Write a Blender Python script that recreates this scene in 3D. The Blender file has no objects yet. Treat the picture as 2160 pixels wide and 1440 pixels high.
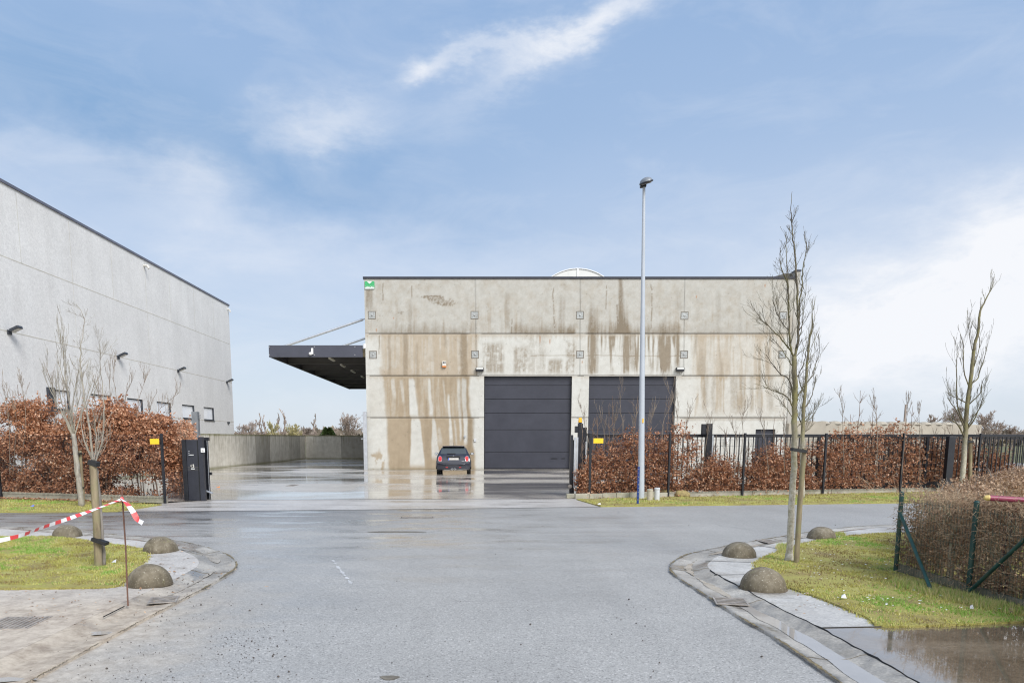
import bpy, bmesh, math, random
import numpy as np
from mathutils import Vector, Matrix, noise as mnoise
from mathutils.geometry import tessellate_polygon
random.seed(7); rng=np.random.default_rng(7)
scn=bpy.context.scene; COL=scn.collection
R=math.radians; PI=math.pi
# ---------------------------------------------------------------- camera model (reading positions off the photograph)
F_,TH,HC,CX,CY=1500.0,R(7.7),1.78,995.0,1127.0
cT,sT=math.cos(TH),math.sin(TH)
def ray(px,py):
    v=-(py-CY)/F_
    return (px-CX)/F_, cT+v*sT, v*cT-sT
def G(px,py,z=0.0):
    d=ray(px,py); t=(z-HC)/d[2]; return (d[0]*t,d[1]*t)
def P(px,py,Y):
    d=ray(px,py); t=Y/d[1]; return Vector((d[0]*t,Y,HC+d[2]*t))
def PX(px,py,X):
    d=ray(px,py); t=X/d[0]; return Vector((X,d[1]*t,HC+d[2]*t))
def G3(px,py,z=0.0):
    g=G(px,py,z); return Vector((g[0],g[1],z))
def proj(X,Y,Z):
    dz=Z-HC; fw=Y*cT-dz*sT; up=Y*sT+dz*cT
    return CX+F_*X/fw, CY-F_*up/fw
# ---------------------------------------------------------------- materials
def ramp(nt,fac,stops):
    r=nt.nodes.new('ShaderNodeValToRGB'); e=r.color_ramp.elements
    while len(e)<len(stops): e.new(0.5)
    for i,(p,c) in enumerate(stops):
        e[i].position=p; e[i].color=(c[0],c[1],c[2],1) if hasattr(c,'__len__') else (c,c,c,1)
    nt.links.new(fac,r.inputs[0]); return r.outputs[0]
def mth(nt,op,a,b=None,c=None,clamp=False):
    n=nt.nodes.new('ShaderNodeMath'); n.operation=op; n.use_clamp=clamp
    for i,x in enumerate((a,b,c)):
        if x is None: continue
        if isinstance(x,(int,float)): n.inputs[i].default_value=x
        else: nt.links.new(x,n.inputs[i])
    return n.outputs[0]
def mix(nt,fac,a,b,mode='MIX'):
    n=nt.nodes.new('ShaderNodeMix'); n.data_type='RGBA'; n.blend_type=mode
    for i,x in ((0,fac),(6,a),(7,b)):
        if isinstance(x,(int,float)): n.inputs[i].default_value=x
        elif isinstance(x,(tuple,list)): n.inputs[i].default_value=(x[0],x[1],x[2],1)
        else: nt.links.new(x,n.inputs[i])
    return n.outputs[2]
def noise(nt,co,scale,detail=3,rough=.55,dist=0.0):
    n=nt.nodes.new('ShaderNodeTexNoise'); n.inputs['Scale'].default_value=scale; n.inputs['Detail'].default_value=detail
    n.inputs['Roughness'].default_value=rough; n.inputs['Distortion'].default_value=dist
    if co is not None: nt.links.new(co,n.inputs['Vector'])
    return n.outputs['Fac']
def mapping(nt,co,scale=(1,1,1),loc=(0,0,0),rot=(0,0,0)):
    m=nt.nodes.new('ShaderNodeMapping'); m.inputs['Scale'].default_value=scale; m.inputs['Location'].default_value=loc; m.inputs['Rotation'].default_value=rot
    nt.links.new(co,m.inputs['Vector']); return m.outputs[0]
def bump(nt,h,strength=.3,dist=.02):
    b=nt.nodes.new('ShaderNodeBump'); b.inputs['Strength'].default_value=strength; b.inputs['Distance'].default_value=dist
    nt.links.new(h,b.inputs['Height']); return b.outputs[0]
def newmat(name):
    m=bpy.data.materials.new(name); m.use_nodes=True; nt=m.node_tree
    return m,nt,nt.nodes['Principled BSDF']
def obco(nt):
    return nt.nodes.new('ShaderNodeTexCoord').outputs['Object']
def wpos(nt):
    return nt.nodes.new('ShaderNodeNewGeometry').outputs['Position']
def setv(nt,bs,key,x):
    if isinstance(x,(int,float)): bs.inputs[key].default_value=x
    elif isinstance(x,(tuple,list)): bs.inputs[key].default_value=(x[0],x[1],x[2],1)
    else: nt.links.new(x,bs.inputs[key])
def simple(name,c,rough=.6,var=.15,scale=6,metal=0,bumps=0,bscale=80,spec=.5,coat=0,dirt=None):
    m,nt,bs=newmat(name); co=wpos(nt)
    f=noise(nt,co,scale,4,.6)
    lo=tuple(x*(1-var) for x in c); hi=tuple(min(1,x*(1+var)) for x in c)
    col=ramp(nt,f,[(.3,lo),(.7,hi)])
    if dirt:
        d=noise(nt,co,scale*.6,5,.7); d=mth(nt,'MULTIPLY_ADD',d,3.0,-1.55,clamp=True)
        col=mix(nt,mth(nt,'MULTIPLY',d,dirt[1]),col,dirt[0])
    setv(nt,bs,'Base Color',col)
    rr=noise(nt,co,scale*2,3); setv(nt,bs,'Roughness',mth(nt,'MULTIPLY_ADD',rr,.25,rough-.12,clamp=True))
    bs.inputs['Metallic'].default_value=metal; bs.inputs['Specular IOR Level'].default_value=spec; bs.inputs['Coat Weight'].default_value=coat
    if bumps: setv(nt,bs,'Normal',bump(nt,noise(nt,co,bscale,3),bumps,.01))
    return m
def attr(nt,name,out='Fac'):
    a=nt.nodes.new('ShaderNodeAttribute'); a.attribute_name=name; return a.outputs[out]
M={}
def leafmat(name,stops,rough=.55,trans=.25):
    m,nt,bs=newmat(name); c=ramp(nt,attr(nt,'rnd'),stops)
    setv(nt,bs,'Base Color',c); bs.inputs['Roughness'].default_value=rough
    if trans:
        t=nt.nodes.new('ShaderNodeBsdfTranslucent'); nt.links.new(c,t.inputs[0])
        ms=nt.nodes.new('ShaderNodeMixShader'); ms.inputs[0].default_value=trans
        nt.links.new(bs.outputs[0],ms.inputs[1]); nt.links.new(t.outputs[0],ms.inputs[2])
        nt.links.new(ms.outputs[0],nt.nodes['Material Output'].inputs[0])
    return m
M['beech']=leafmat('beech_leaf',[(0,(.075,.032,.018)),(.22,(.25,.10,.048)),(.48,(.47,.215,.11)),(.76,(.66,.37,.22)),(1,(.86,.63,.45))])
M['dryleaf']=leafmat('dry_leaf',[(0,(.09,.055,.032)),(.3,(.26,.155,.09)),(.65,(.44,.29,.18)),(1,(.66,.49,.34))])
M['greenleaf']=leafmat('green_leaf',[(0,(.03,.05,.015)),(.5,(.08,.12,.03)),(1,(.2,.22,.07))])
M['grass']=leafmat('grass_blade',[(0,(.25,.18,.08)),(.25,(.37,.31,.10)),(.5,(.45,.44,.11)),(.74,(.53,.50,.15)),(.90,(.62,.54,.28)),(.95,(.28,.42,.08)),(1,(.24,.44,.07))],.6,.3)
def barkmat(name,c1,c2,c3=None,scale=14,stretch=.3,pale=False):
    m,nt,bs=newmat(name); co=mapping(nt,wpos(nt),(1,1,stretch))
    f=noise(nt,co,scale,5,.65); col=ramp(nt,f,[(.35,c1),(.62,c2)])
    if c3: 
        g=noise(nt,wpos(nt),5,4,.6); g=mth(nt,'MULTIPLY_ADD',g,4,-1.8,clamp=True); col=mix(nt,g,col,c3)
    if pale:
        sp=nt.nodes.new('ShaderNodeSeparateXYZ'); nt.links.new(wpos(nt),sp.inputs[0]); pf=mth(nt,'MULTIPLY_ADD',sp.outputs[2],-.9,1.9,clamp=True)
        col=mix(nt,mth(nt,'MULTIPLY',pf,mth(nt,'MULTIPLY_ADD',noise(nt,wpos(nt),22,4,.7),2.5,-.6,clamp=True)),col,(.50,.47,.40))
    setv(nt,bs,'Base Color',col); bs.inputs['Roughness'].default_value=.85
    setv(nt,bs,'Normal',bump(nt,f,.6,.01)); return m
M['bark_light']=barkmat('pale_bark',(.17,.145,.115),(.40,.37,.32),(.33,.30,.23))
M['bark_moss']=barkmat('mossy_bark',(.10,.085,.055),(.22,.19,.115),(.215,.195,.075),pale=True)
M['bark_grey']=barkmat('grey_bark',(.14,.12,.10),(.28,.25,.22))
M['crown']=barkmat('crown_bark',(.055,.046,.034),(.14,.118,.08),(.16,.145,.06))
M['twig']=barkmat('twig_bark',(.13,.085,.06),(.27,.19,.14))
M['twig_far']=simple('far_twigs',(.34,.27,.23),.9,.3,.5)  # far twig colours are lightened to paint in distance haze
M['twig_far2']=simple('far_twigs_olive',(.42,.37,.19),.9,.3,.5)
M['stake']=barkmat('stake_wood',(.13,.10,.06),(.30,.24,.155),(.23,.21,.11),12,.12)
M['black']=simple('anthracite_steel',(.012,.013,.018),.4,.3,5)
M['cabinet']=simple('cabinet_steel',(.022,.024,.034),.38,.2,3)
M['rubber']=simple('black_strap',(.012,.012,.013),.6,.2,20)
M['galv']=simple('galvanised_steel',(.48,.50,.53),.45,.12,5,.5)
M['lampgrey']=simple('pole_paint',(.42,.45,.49),.42,.06,1.5,0,.0,80,.5,.2)
M['yellow']=simple('yellow_sign',(.85,.55,.02),.45,.06,8)
M['amber']=simple('amber_lens',(.95,.50,.02),.25,.05,10)
M['blue']=simple('blue_marker',(.010,.035,.17),.4,.1,8)
M['white']=simple('white_plastic',(.75,.75,.74),.4,.08,15)
M['offwhite']=simple('offwhite_plastic',(.62,.60,.55),.5,.1,10)
M['pvcbeige']=simple('beige_pipe',(.42,.38,.30),.5,.1,8,dirt=((.2,.17,.1),.6))
M['pvcgrey']=simple('grey_pipe',(.52,.53,.55),.5,.1,8)
M['orange']=simple('orange_lens',(.75,.25,.05),.4,.05,10)
M['green_sign']=simple('green_enamel',(.045,.36,.13),.45,.08,6)
M['green_post']=simple('dark_green_post',(.008,.048,.042),.45,.35,8,dirt=((.12,.11,.06),.5))
M['pipe_red']=simple('wine_red_pipe',(.26,.05,.085),.35,.15,8)
M['pipe_dark']=simple('dark_red_pipe',(.09,.025,.035),.5,.2,8)
M['cap_yellow']=simple('yellow_cap',(.62,.46,.16),.5,.15,8)
M['rust']=simple('rusty_rod',(.13,.065,.045),.75,.3,20)
M['iron']=simple('cast_iron',(.36,.32,.28),.5,.35,10,.3,.3,60)
M['hole']=simple('drain_dark',(.008,.008,.008),.7,.1)
M['chrome']=simple('chrome',(.75,.76,.78),.12,.03,10,1)
M['stone']=simple('loose_stone',(.07,.055,.045),.7,.6,40)
M['leadlight']=simple('light_diffuser',(.72,.72,.68),.3,.05)
M['canopy']=simple('anthracite_sheet',(.055,.058,.078),.42,.12,1.2)
M['canopy_in']=simple('canopy_underside',(.10,.10,.10),.55,.2,1)
M['canopy_deck']=simple('canopy_deck',(.60,.56,.42),.5,.3,.8)
# ---------------------------------------------------------------- mesh builder
ORG={}
class MB:
    def __init__(s): s.v=[]; s.f=[]; s.r=[]; s.m=[]
    def add(s,vs,fs,rnd=None,mi=0):
        o=len(s.v); s.v.extend([tuple(v) for v in vs]); s.f.extend([tuple(i+o for i in f) for f in fs])
        s.r.extend([random.random() if rnd is None else rnd]*len(fs)); s.m.extend([mi]*len(fs)); return s
    def box(s,x0,x1,y0,y1,z0,z1,rnd=None,mi=0):
        if x0>x1:x0,x1=x1,x0
        if y0>y1:y0,y1=y1,y0
        v=[(x0,y0,z0),(x1,y0,z0),(x1,y1,z0),(x0,y1,z0),(x0,y0,z1),(x1,y0,z1),(x1,y1,z1),(x0,y1,z1)]
        return s.add(v,[(0,3,2,1),(4,5,6,7),(0,1,5,4),(1,2,6,5),(2,3,7,6),(3,0,4,7)],rnd,mi)
    def obox(s,c,sx,sy,sz,ang=0,rnd=None,mi=0,rot=None):
        m=rot if rot is not None else Matrix.Rotation(ang,3,'Z'); vs=[]
        for z in(-1,1):
            for x,y in((-1,-1),(1,-1),(1,1),(-1,1)): vs.append(Vector(c)+m@Vector((x*sx/2,y*sy/2,z*sz/2)))
        return s.add(vs,[(0,3,2,1),(4,5,6,7),(0,1,5,4),(1,2,6,5),(2,3,7,6),(3,0,4,7)],rnd,mi)
    def tube(s,pts,rad,n=8,cap=True,rnd=None,mi=0,jit=0):
        pts=[Vector(p) for p in pts]; N=len(pts)
        if not hasattr(rad,'__len__'): rad=[rad]*N
        vs=[];up=None
        for i,p in enumerate(pts):
            t=(pts[min(i+1,N-1)]-pts[max(i-1,0)])
            t=t.normalized() if t.length>1e-9 else Vector((0,0,1))
            if up is None: up=Vector((1,0,0)) if abs(t.x)<.8 else Vector((0,1,0))
            a=(up-t*up.dot(t)).normalized(); up=a; b=t.cross(a)
            for k in range(n):
                q=2*PI*k/n; rr=rad[i]*(1+(random.uniform(-jit,jit) if jit else 0))
                vs.append(p+a*math.cos(q)*rr+b*math.sin(q)*rr)
        fs=[]
        for i in range(N-1):
            for k in range(n):
                fs.append((i*n+k,i*n+(k+1)%n,(i+1)*n+(k+1)%n,(i+1)*n+k))
        if cap: fs.append(tuple(range(n-1,-1,-1))); fs.append(tuple((N-1)*n+k for k in range(n)))
        return s.add(vs,fs,rnd,mi)
    def lathe(s,c,prof,n=24,rnd=None,mi=0,axis=None):
        c=Vector(c); vs=[];fs=[]
        rot=axis.to_track_quat('Z','Y').to_matrix() if axis else Matrix.Identity(3)
        for r,z in prof:
            for k in range(n): q=2*PI*k/n; vs.append(c+rot@Vector((r*math.cos(q),r*math.sin(q),z)))
        for i in range(len(prof)-1):
            for k in range(n): fs.append((i*n+k,i*n+(k+1)%n,(i+1)*n+(k+1)%n,(i+1)*n+k))
        fs.append(tuple(range(n-1,-1,-1))); fs.append(tuple((len(prof)-1)*n+k for k in range(n)))
        return s.add(vs,fs,rnd,mi)
    def poly(s,pts,z=None,rnd=None,mi=0):
        p3=[Vector((p[0],p[1],z if z is not None else p[2])) for p in pts]
        tr=tessellate_polygon([p3]); fs=[]
        for t in tr:
            a,b,c=[p3[i] for i in t]; n=(b-a).cross(c-a)
            fs.append(tuple(t) if n.z>0 else tuple(reversed(t)))
        return s.add(p3,fs,rnd,mi)
    def prism(s,pts,z0,z1,rnd=None,mi=0):
        area=sum(pts[i][0]*pts[(i+1)%len(pts)][1]-pts[(i+1)%len(pts)][0]*pts[i][1] for i in range(len(pts)))
        if area<0: pts=list(reversed(pts))
        s.poly(pts,z1,rnd,mi); n=len(pts)
        vs=[(p[0],p[1],z0) for p in pts]+[(p[0],p[1],z1) for p in pts]
        return s.add(vs,[(i,(i+1)%n,n+(i+1)%n,n+i) for i in range(n)],rnd,mi)
    def build(s,name,mat,parent=None,origin=None,smooth=False,bevel=0,label=None,auto=None):
        og=Vector(ORG[parent.name]) if parent is not None else Vector(origin if origin is not None else (0,0,0))
        v=np.array(s.v,dtype=np.float32).reshape(-1,3)-np.array(og,dtype=np.float32)
        me=bpy.data.meshes.new(name); me.from_pydata(v.tolist(),[],s.f)
        a=me.attributes.new('rnd','FLOAT','FACE'); a.data.foreach_set('value',np.array(s.r,dtype=np.float32))
        for x in (mat if isinstance(mat,(list,tuple)) else [mat]): me.materials.append(x)
        if any(s.m): me.polygons.foreach_set('material_index',s.m)
        if smooth: me.polygons.foreach_set('use_smooth',[True]*len(me.polygons))
        me.update()
        return link(name,me,parent,og,bevel,label,auto)
def link(name,me,parent,og,bevel=0,label=None,auto=None):
    o=bpy.data.objects.new(name,me); COL.objects.link(o)
    if parent is not None: o.parent=parent
    else: o.location=og
    ORG[o.name]=tuple(og)
    if bevel:
        b=o.modifiers.new('b','BEVEL'); b.width=bevel; b.segments=2; b.limit_method='ANGLE'
    if auto: 
        o.data.polygons.foreach_set('use_smooth',[True]*len(o.data.polygons)); o.data.set_sharp_from_angle(angle=R(auto))
    if label: o['label']=label
    return o
def tag(o,label,cat,group=None,kind=None):
    o['label']=label; o['category']=cat
    if group:o['group']=group
    if kind:o['kind']=kind
    return o
def struct(o,label=None):
    o['kind']='structure'
    if label:o['label']=label
    return o
def thing(name,loc,label,cat,group=None,rz=0):
    o=bpy.data.objects.new(name,None); COL.objects.link(o); o.location=loc; o.empty_display_size=.1
    ORG[o.name]=tuple(loc); tag(o,label,cat,group); return o
def npmesh(name,V,Fq,rnd,mat,parent=None,origin=(0,0,0),quad=True):
    og=ORG[parent.name] if parent is not None else origin
    me=bpy.data.meshes.new(name); n=4 if quad else 3
    me.vertices.add(len(V)); me.vertices.foreach_set('co',(V-np.array(og)).astype(np.float32).ravel())
    nf=len(Fq); me.loops.add(nf*n); me.loops.foreach_set('vertex_index',Fq.astype(np.int32).ravel())
    me.polygons.add(nf); me.polygons.foreach_set('loop_start',np.arange(0,nf*n,n,dtype=np.int32))
    me.update(calc_edges=True)
    a=me.attributes.new('rnd','FLOAT','FACE'); a.data.foreach_set('value',rnd.astype(np.float32))
    me.materials.append(mat); me.validate()
    return link(name,me,parent,og)
def dup(root,loc,label,group=None,name=None):
    r=root.copy(); COL.objects.link(r); r.location=loc; r['label']=label; ORG[r.name]=tuple(loc)
    if group:r['group']=group
    for ch in list(root.children):
        c=ch.copy(); COL.objects.link(c); c.parent=r
        for g in ch.children: d=g.copy(); COL.objects.link(d); d.parent=c
    return r
# numpy noise
class VN:
    def __init__(s,seed,size=256): s.g=np.random.default_rng(seed).random((size,size)); s.n=size
    def at(s,x,y):
        xi=np.floor(x).astype(int); yi=np.floor(y).astype(int); fx=x-xi; fy=y-yi
        fx=fx*fx*(3-2*fx); fy=fy*fy*(3-2*fy); n=s.n; g=s.g
        a=g[xi%n,yi%n];b=g[(xi+1)%n,yi%n];c=g[xi%n,(yi+1)%n];d=g[(xi+1)%n,(yi+1)%n]
        return (a*(1-fx)+b*fx)*(1-fy)+(c*(1-fx)+d*fx)*fy
    def fbm(s,x,y,o=4,g=.5):
        t=0;a=1;w=0
        for i in range(o): t=t+a*s.at(x*2**i+17*i,y*2**i+31*i); w+=a; a*=g
        return t/w
def ss(x,a,b):
    t=np.clip((x-a)/(b-a+1e-9),0,1); return t*t*(3-2*t)
def band(x,a,b,s=6): return ss(x,a-s,a+s)*(1-ss(x,b-s,b+s))
# smooth polyline
def smooth(pts,n=6):
    pts=[Vector(p) if len(p)==3 else Vector((p[0],p[1],0)) for p in pts]; out=[]
    for i in range(len(pts)-1):
        p0=pts[max(i-1,0)];p1=pts[i];p2=pts[i+1];p3=pts[min(i+2,len(pts)-1)]
        for k in range(n):
            t=k/n; out.append(.5*((2*p1)+(p2-p0)*t+(2*p0-5*p1+4*p2-p3)*t*t+(3*p1-p0-3*p2+p3)*t**3))
    out.append(pts[-1]); return out
exec_parts=None
# ================================================================ WORLD
SUN_EL,SUN_AZ=R(44),R(143)     # azimuth measured clockwise from +Y
w=bpy.data.worlds.new("World"); scn.world=w; w.use_nodes=True; nt=w.node_tree
bg=nt.nodes['Background']
sky=nt.nodes.new('ShaderNodeTexSky'); sky.sky_type='NISHITA'; sky.sun_disc=False; sky.sun_elevation=SUN_EL; sky.sun_rotation=SUN_AZ
sky.air_density=1.0; sky.dust_density=1.2; sky.ozone_density=2.2; sky.altitude=20
gen=nt.nodes.new('ShaderNodeTexCoord').outputs['Generated']
def vmath(op,a,b=None):
    n=nt.nodes.new('ShaderNodeVectorMath'); n.operation=op
    for i,x in enumerate((a,b)):
        if x is None: continue
        if isinstance(x,(tuple,list,Vector)): n.inputs[i].default_value=tuple(x)
        else: nt.links.new(x,n.inputs[i])
    return n
sep=nt.nodes.new('ShaderNodeSeparateXYZ'); nt.links.new(gen,sep.inputs[0])
elev=sep.outputs[2]
# base: physical sky pulled toward the soft periwinkle haze of the day
skyc=mix(nt,1.0,sky.outputs[0],(.095,.095,.095),'MULTIPLY')
haze=ramp(nt,mth(nt,'MAXIMUM',elev,0.0),[(0.0,(.78,.86,.96)),(.10,(.70,.80,.94)),(.22,(.58,.71,.92)),(.36,(.45,.61,.87)),(.52,(.34,.52,.82)),(1,(.24,.40,.70))])
base=mix(nt,.80,skyc,haze)
warp=nt.nodes.new('ShaderNodeTexNoise'); warp.inputs['Scale'].default_value=5; warp.inputs['Detail'].default_value=6; warp.inputs['Roughness'].default_value=.62
nt.links.new(mapping(nt,gen,(1,1,2.2)),warp.inputs['Vector'])
wv=vmath('MULTIPLY',vmath('SUBTRACT',warp.outputs['Color'],(.5,.5,.5)).outputs[0],(.20,.20,.14)).outputs[0]
dirw=vmath('ADD',gen,wv).outputs[0]
def blob(px,py,lx,ly,ang,amp):
    c=Vector(ray(px,py)).normalized(); r=Vector((c.y,-c.x,0)).normalized(); u=r.cross(c)
    a1=r*math.cos(ang)+u*math.sin(ang); a2=-r*math.sin(ang)+u*math.cos(ang)
    d=vmath('SUBTRACT',dirw,c).outputs[0]
    q1=mth(nt,'MULTIPLY',vmath('DOT_PRODUCT',d,a1).outputs['Value'],F_/lx)
    q2=mth(nt,'MULTIPLY',vmath('DOT_PRODUCT',d,a2).outputs['Value'],F_/ly)
    q3=mth(nt,'MULTIPLY',vmath('DOT_PRODUCT',d,c).outputs['Value'],2.0)
    s=mth(nt,'ADD',mth(nt,'ADD',mth(nt,'MULTIPLY',q1,q1),mth(nt,'MULTIPLY',q2,q2)),mth(nt,'MULTIPLY',q3,q3))
    return mth(nt,'MULTIPLY',mth(nt,'EXPONENT',mth(nt,'MULTIPLY',s,-1.0)),amp)
def total(bs):
    t=bs[0]
    for b in bs[1:]: t=mth(nt,'ADD',t,b)
    return t
streak=noise(nt,mapping(nt,gen,(3,3,9),(2,1,0),(0,R(-18),0)),2.0,7,.62,.6)
fine=noise(nt,mapping(nt,gen,(4,4,8),(0,3,0),(0,R(-25),0)),3.2,8,.68,.4)
clouds=total([blob(1240,55,170,30,R(30),.62),blob(1050,110,120,20,R(12),.45),blob(915,140,36,26,0,.4),blob(740,235,110,34,R(8),.32),blob(640,260,80,26,0,.2),
   blob(400,370,90,70,R(-25),.30),blob(150,340,260,40,R(5),.15),blob(480,500,330,60,R(-5),.22),
   blob(2060,640,300,120,R(8),.85),blob(2160,450,150,60,R(15),.5),blob(1850,700,330,90,0,.5),blob(1500,520,500,90,R(6),.15)])
cl=mth(nt,'MULTIPLY',clouds,mth(nt,'MULTIPLY_ADD',fine,1.5,.25))
veil=mth(nt,'MULTIPLY',mth(nt,'MULTIPLY_ADD',streak,2.6,-1.15,clamp=True),.22)
cl=mth(nt,'ADD',cl,veil,clamp=False)
cl=mth(nt,'MINIMUM',mth(nt,'MAXIMUM',cl,0.0),1.0)
# darker blue sweeps between the clouds
dark=total([blob(330,240,420,90,R(-4),.50),blob(620,370,420,70,R(-8),.45),blob(1000,300,300,60,R(10),.2),blob(60,180,200,120,0,.3)])
base=mix(nt,mth(nt,'MINIMUM',dark,1.0),base,(.25,.42,.68))
colr=mix(nt,cl,base,(.92,.94,.985))
back=mth(nt,'MULTIPLY_ADD',sep.outputs[1],-1.7,-.15,clamp=True)  # unseen bright cloud added behind the camera to fill facades and left wall
bc_=noise(nt,mapping(nt,gen,(1,1,2.5),(5,5,5)),2.4,6,.6); bcol=ramp(nt,bc_,[(.35,(.75,.82,.95)),(.6,(1,1,1))]); bcol=mix(nt,1.0,bcol,(1.7,1.7,1.7),'MULTIPLY')
colr=mix(nt,mth(nt,'MULTIPLY',back,.9),colr,bcol)
low=mth(nt,'LESS_THAN',elev,-0.005)
colr=mix(nt,low,colr,(.30,.29,.26))
nt.links.new(colr,bg.inputs[0]); bg.inputs[1].default_value=1.0
sun=bpy.data.lights.new('Sun','SUN'); sun.energy=3.5; sun.angle=R(26); sun.color=(1,.985,.965)
so=bpy.data.objects.new('sun_lamp',sun); COL.objects.link(so)
sd=Vector((math.sin(SUN_AZ)*math.cos(SUN_EL),math.cos(SUN_AZ)*math.cos(SUN_EL),math.sin(SUN_EL)))
so.rotation_euler=sd.to_track_quat('Z','Y').to_euler(); so.location=(10,-10,30)
# ================================================================ CAMERA
cam=bpy.data.cameras.new('Camera'); co_=bpy.data.objects.new('Camera',cam); COL.objects.link(co_)
co_.location=(0,0,HC); co_.rotation_euler=(R(90)-TH,0,0)
cam.sensor_width=36; cam.lens=36*F_/2160; cam.shift_x=(1080-CX)/2160; cam.shift_y=(CY-720)/2160
cam.clip_start=.05; cam.clip_end=3000; scn.camera=co_
scn.view_settings.view_transform='Standard'; scn.view_settings.look='None'; scn.view_settings.exposure=0
scn.render.engine='CYCLES'; scn.cycles.use_denoising=True; scn.cycles.filter_width=1.15; scn.cycles.max_bounces=6; scn.cycles.caustics_reflective=False
# ================================================================ GROUND MATERIALS
def sandmask(nt,p):   # washed-out sand along the near left gutter
    a=Vector((*G(60,1440),0)); b=Vector((*G(420,1250),0)); d=(b-a).normalized(); n=Vector((-d.y,d.x,0))
    dd=nt.nodes.new('ShaderNodeVectorMath'); dd.operation='DOT_PRODUCT'; nt.links.new(p,dd.inputs[0]); dd.inputs[1].default_value=n
    off=mth(nt,'SUBTRACT',dd.outputs['Value'],a.dot(n))
    off=mth(nt,'ADD',off,mth(nt,'MULTIPLY_ADD',noise(nt,p,1.3,5,.65),2.4,-1.2))
    m=mth(nt,'MULTIPLY_ADD',off,.85,1.0,clamp=True)
    sp=nt.nodes.new('ShaderNodeSeparateXYZ'); nt.links.new(p,sp.inputs[0])
    fade=mth(nt,'MULTIPLY_ADD',sp.outputs[1],-.55,4.9,clamp=True)
    return mth(nt,'MULTIPLY',m,fade)
def vmix(nt,p,amp):
    t=nt.nodes.new('ShaderNodeTexNoise'); t.inputs['Scale'].default_value=1.2; t.inputs['Detail'].default_value=5; nt.links.new(p,t.inputs['Vector'])
    a=nt.nodes.new('ShaderNodeVectorMath'); a.operation='SCALE'; nt.links.new(t.outputs['Color'],a.inputs[0]); a.inputs['Scale'].default_value=amp
    b=nt.nodes.new('ShaderNodeVectorMath'); b.operation='ADD'; nt.links.new(p,b.inputs[0]); nt.links.new(a.outputs[0],b.inputs[1]); return b.outputs[0]
def m_asphalt():
    m,nt,bs=newmat('wet_asphalt'); p=wpos(nt)
    vg=nt.nodes.new('ShaderNodeTexVoronoi'); vg.inputs['Scale'].default_value=78; nt.links.new(p,vg.inputs['Vector']); vs_=nt.nodes.new('ShaderNodeSeparateColor'); nt.links.new(vg.outputs['Color'],vs_.inputs[0]); g1=vs_.outputs[0]; g2=noise(nt,p,60,3,.85); big=noise(nt,p,.35,4,.55); md=noise(nt,mapping(nt,p,(.5,1.6,1)),1.1,5,.6)
    col=ramp(nt,g1,[(.03,(.09,.086,.08)),(.16,(.26,.25,.235)),(.6,(.35,.34,.32)),(.93,(.45,.435,.41)),(1,(.66,.64,.61))])
    col=mix(nt,.45,col,ramp(nt,g2,[(.38,(.25,.24,.22)),(.62,(.52,.50,.465))]))
    col=mix(nt,mth(nt,'MULTIPLY_ADD',big,3.0,-1.1,clamp=True),col,(.84,.84,.84),'MULTIPLY')
    wet=mth(nt,'MULTIPLY_ADD',md,4.5,-1.85,clamp=True)
    sp=nt.nodes.new('ShaderNodeSeparateXYZ'); nt.links.new(p,sp.inputs[0])
    wy=mth(nt,'MULTIPLY',mth(nt,'MULTIPLY_ADD',sp.outputs[1],.16,-1.0,clamp=True),mth(nt,'MULTIPLY_ADD',sp.outputs[0],-.16,.75,clamp=True))
    wet=mth(nt,'MULTIPLY',wet,mth(nt,'MULTIPLY_ADD',wy,.85,.15))
    col=mix(nt,mth(nt,'MULTIPLY',wet,.5),col,(.62,.62,.63),'MULTIPLY')
    s=sandmask(nt,p); col=mix(nt,mth(nt,'MULTIPLY',s,.8),col,ramp(nt,noise(nt,p,9,6,.7),[(.35,(.32,.27,.21)),(.65,(.56,.50,.42))]))
    # worn tracks, seams and old patches
    tr=noise(nt,mapping(nt,p,(1.6,.12,1),(0,0,0),(0,0,R(12))),1.0,4,.6); col=mix(nt,mth(nt,'MULTIPLY_ADD',tr,1.6,-.65,clamp=True),col,(.86,.86,.86),'MULTIPLY')
    fy_=nt.nodes.new('ShaderNodeSeparateXYZ'); nt.links.new(p,fy_.inputs[0]); col=mix(nt,mth(nt,'MULTIPLY',mth(nt,'MULTIPLY_ADD',fy_.outputs[1],.25,-3.3,clamp=True),mth(nt,'MULTIPLY_ADD',fy_.outputs[0],-.12,.35,clamp=True)),col,(.55,.55,.57),'MULTIPLY')
    vo=nt.nodes.new('ShaderNodeTexVoronoi'); vo.feature='DISTANCE_TO_EDGE'; vo.inputs['Scale'].default_value=.22; nt.links.new(vmix(nt,p,.35),vo.inputs['Vector'])
    ck=mth(nt,'MULTIPLY',mth(nt,'MULTIPLY_ADD',vo.outputs['Distance'],-160,1.0,clamp=True),mth(nt,'MULTIPLY_ADD',noise(nt,p,.5,2),6,-3.2,clamp=True)); col=mix(nt,mth(nt,'MULTIPLY',ck,.45),col,(.10,.095,.09))
    setv(nt,bs,'Base Color',col)
    rg=mth(nt,'MULTIPLY_ADD',wet,-.42,.52); rg=mth(nt,'ADD',rg,mth(nt,'MULTIPLY',s,.15)); setv(nt,bs,'Roughness',rg)
    setv(nt,bs,'Specular IOR Level',.55)
    st=bump(nt,g2,.14,.004); setv(nt,bs,'Normal',st)
    return m
M['asphalt']=m_asphalt()
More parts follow.
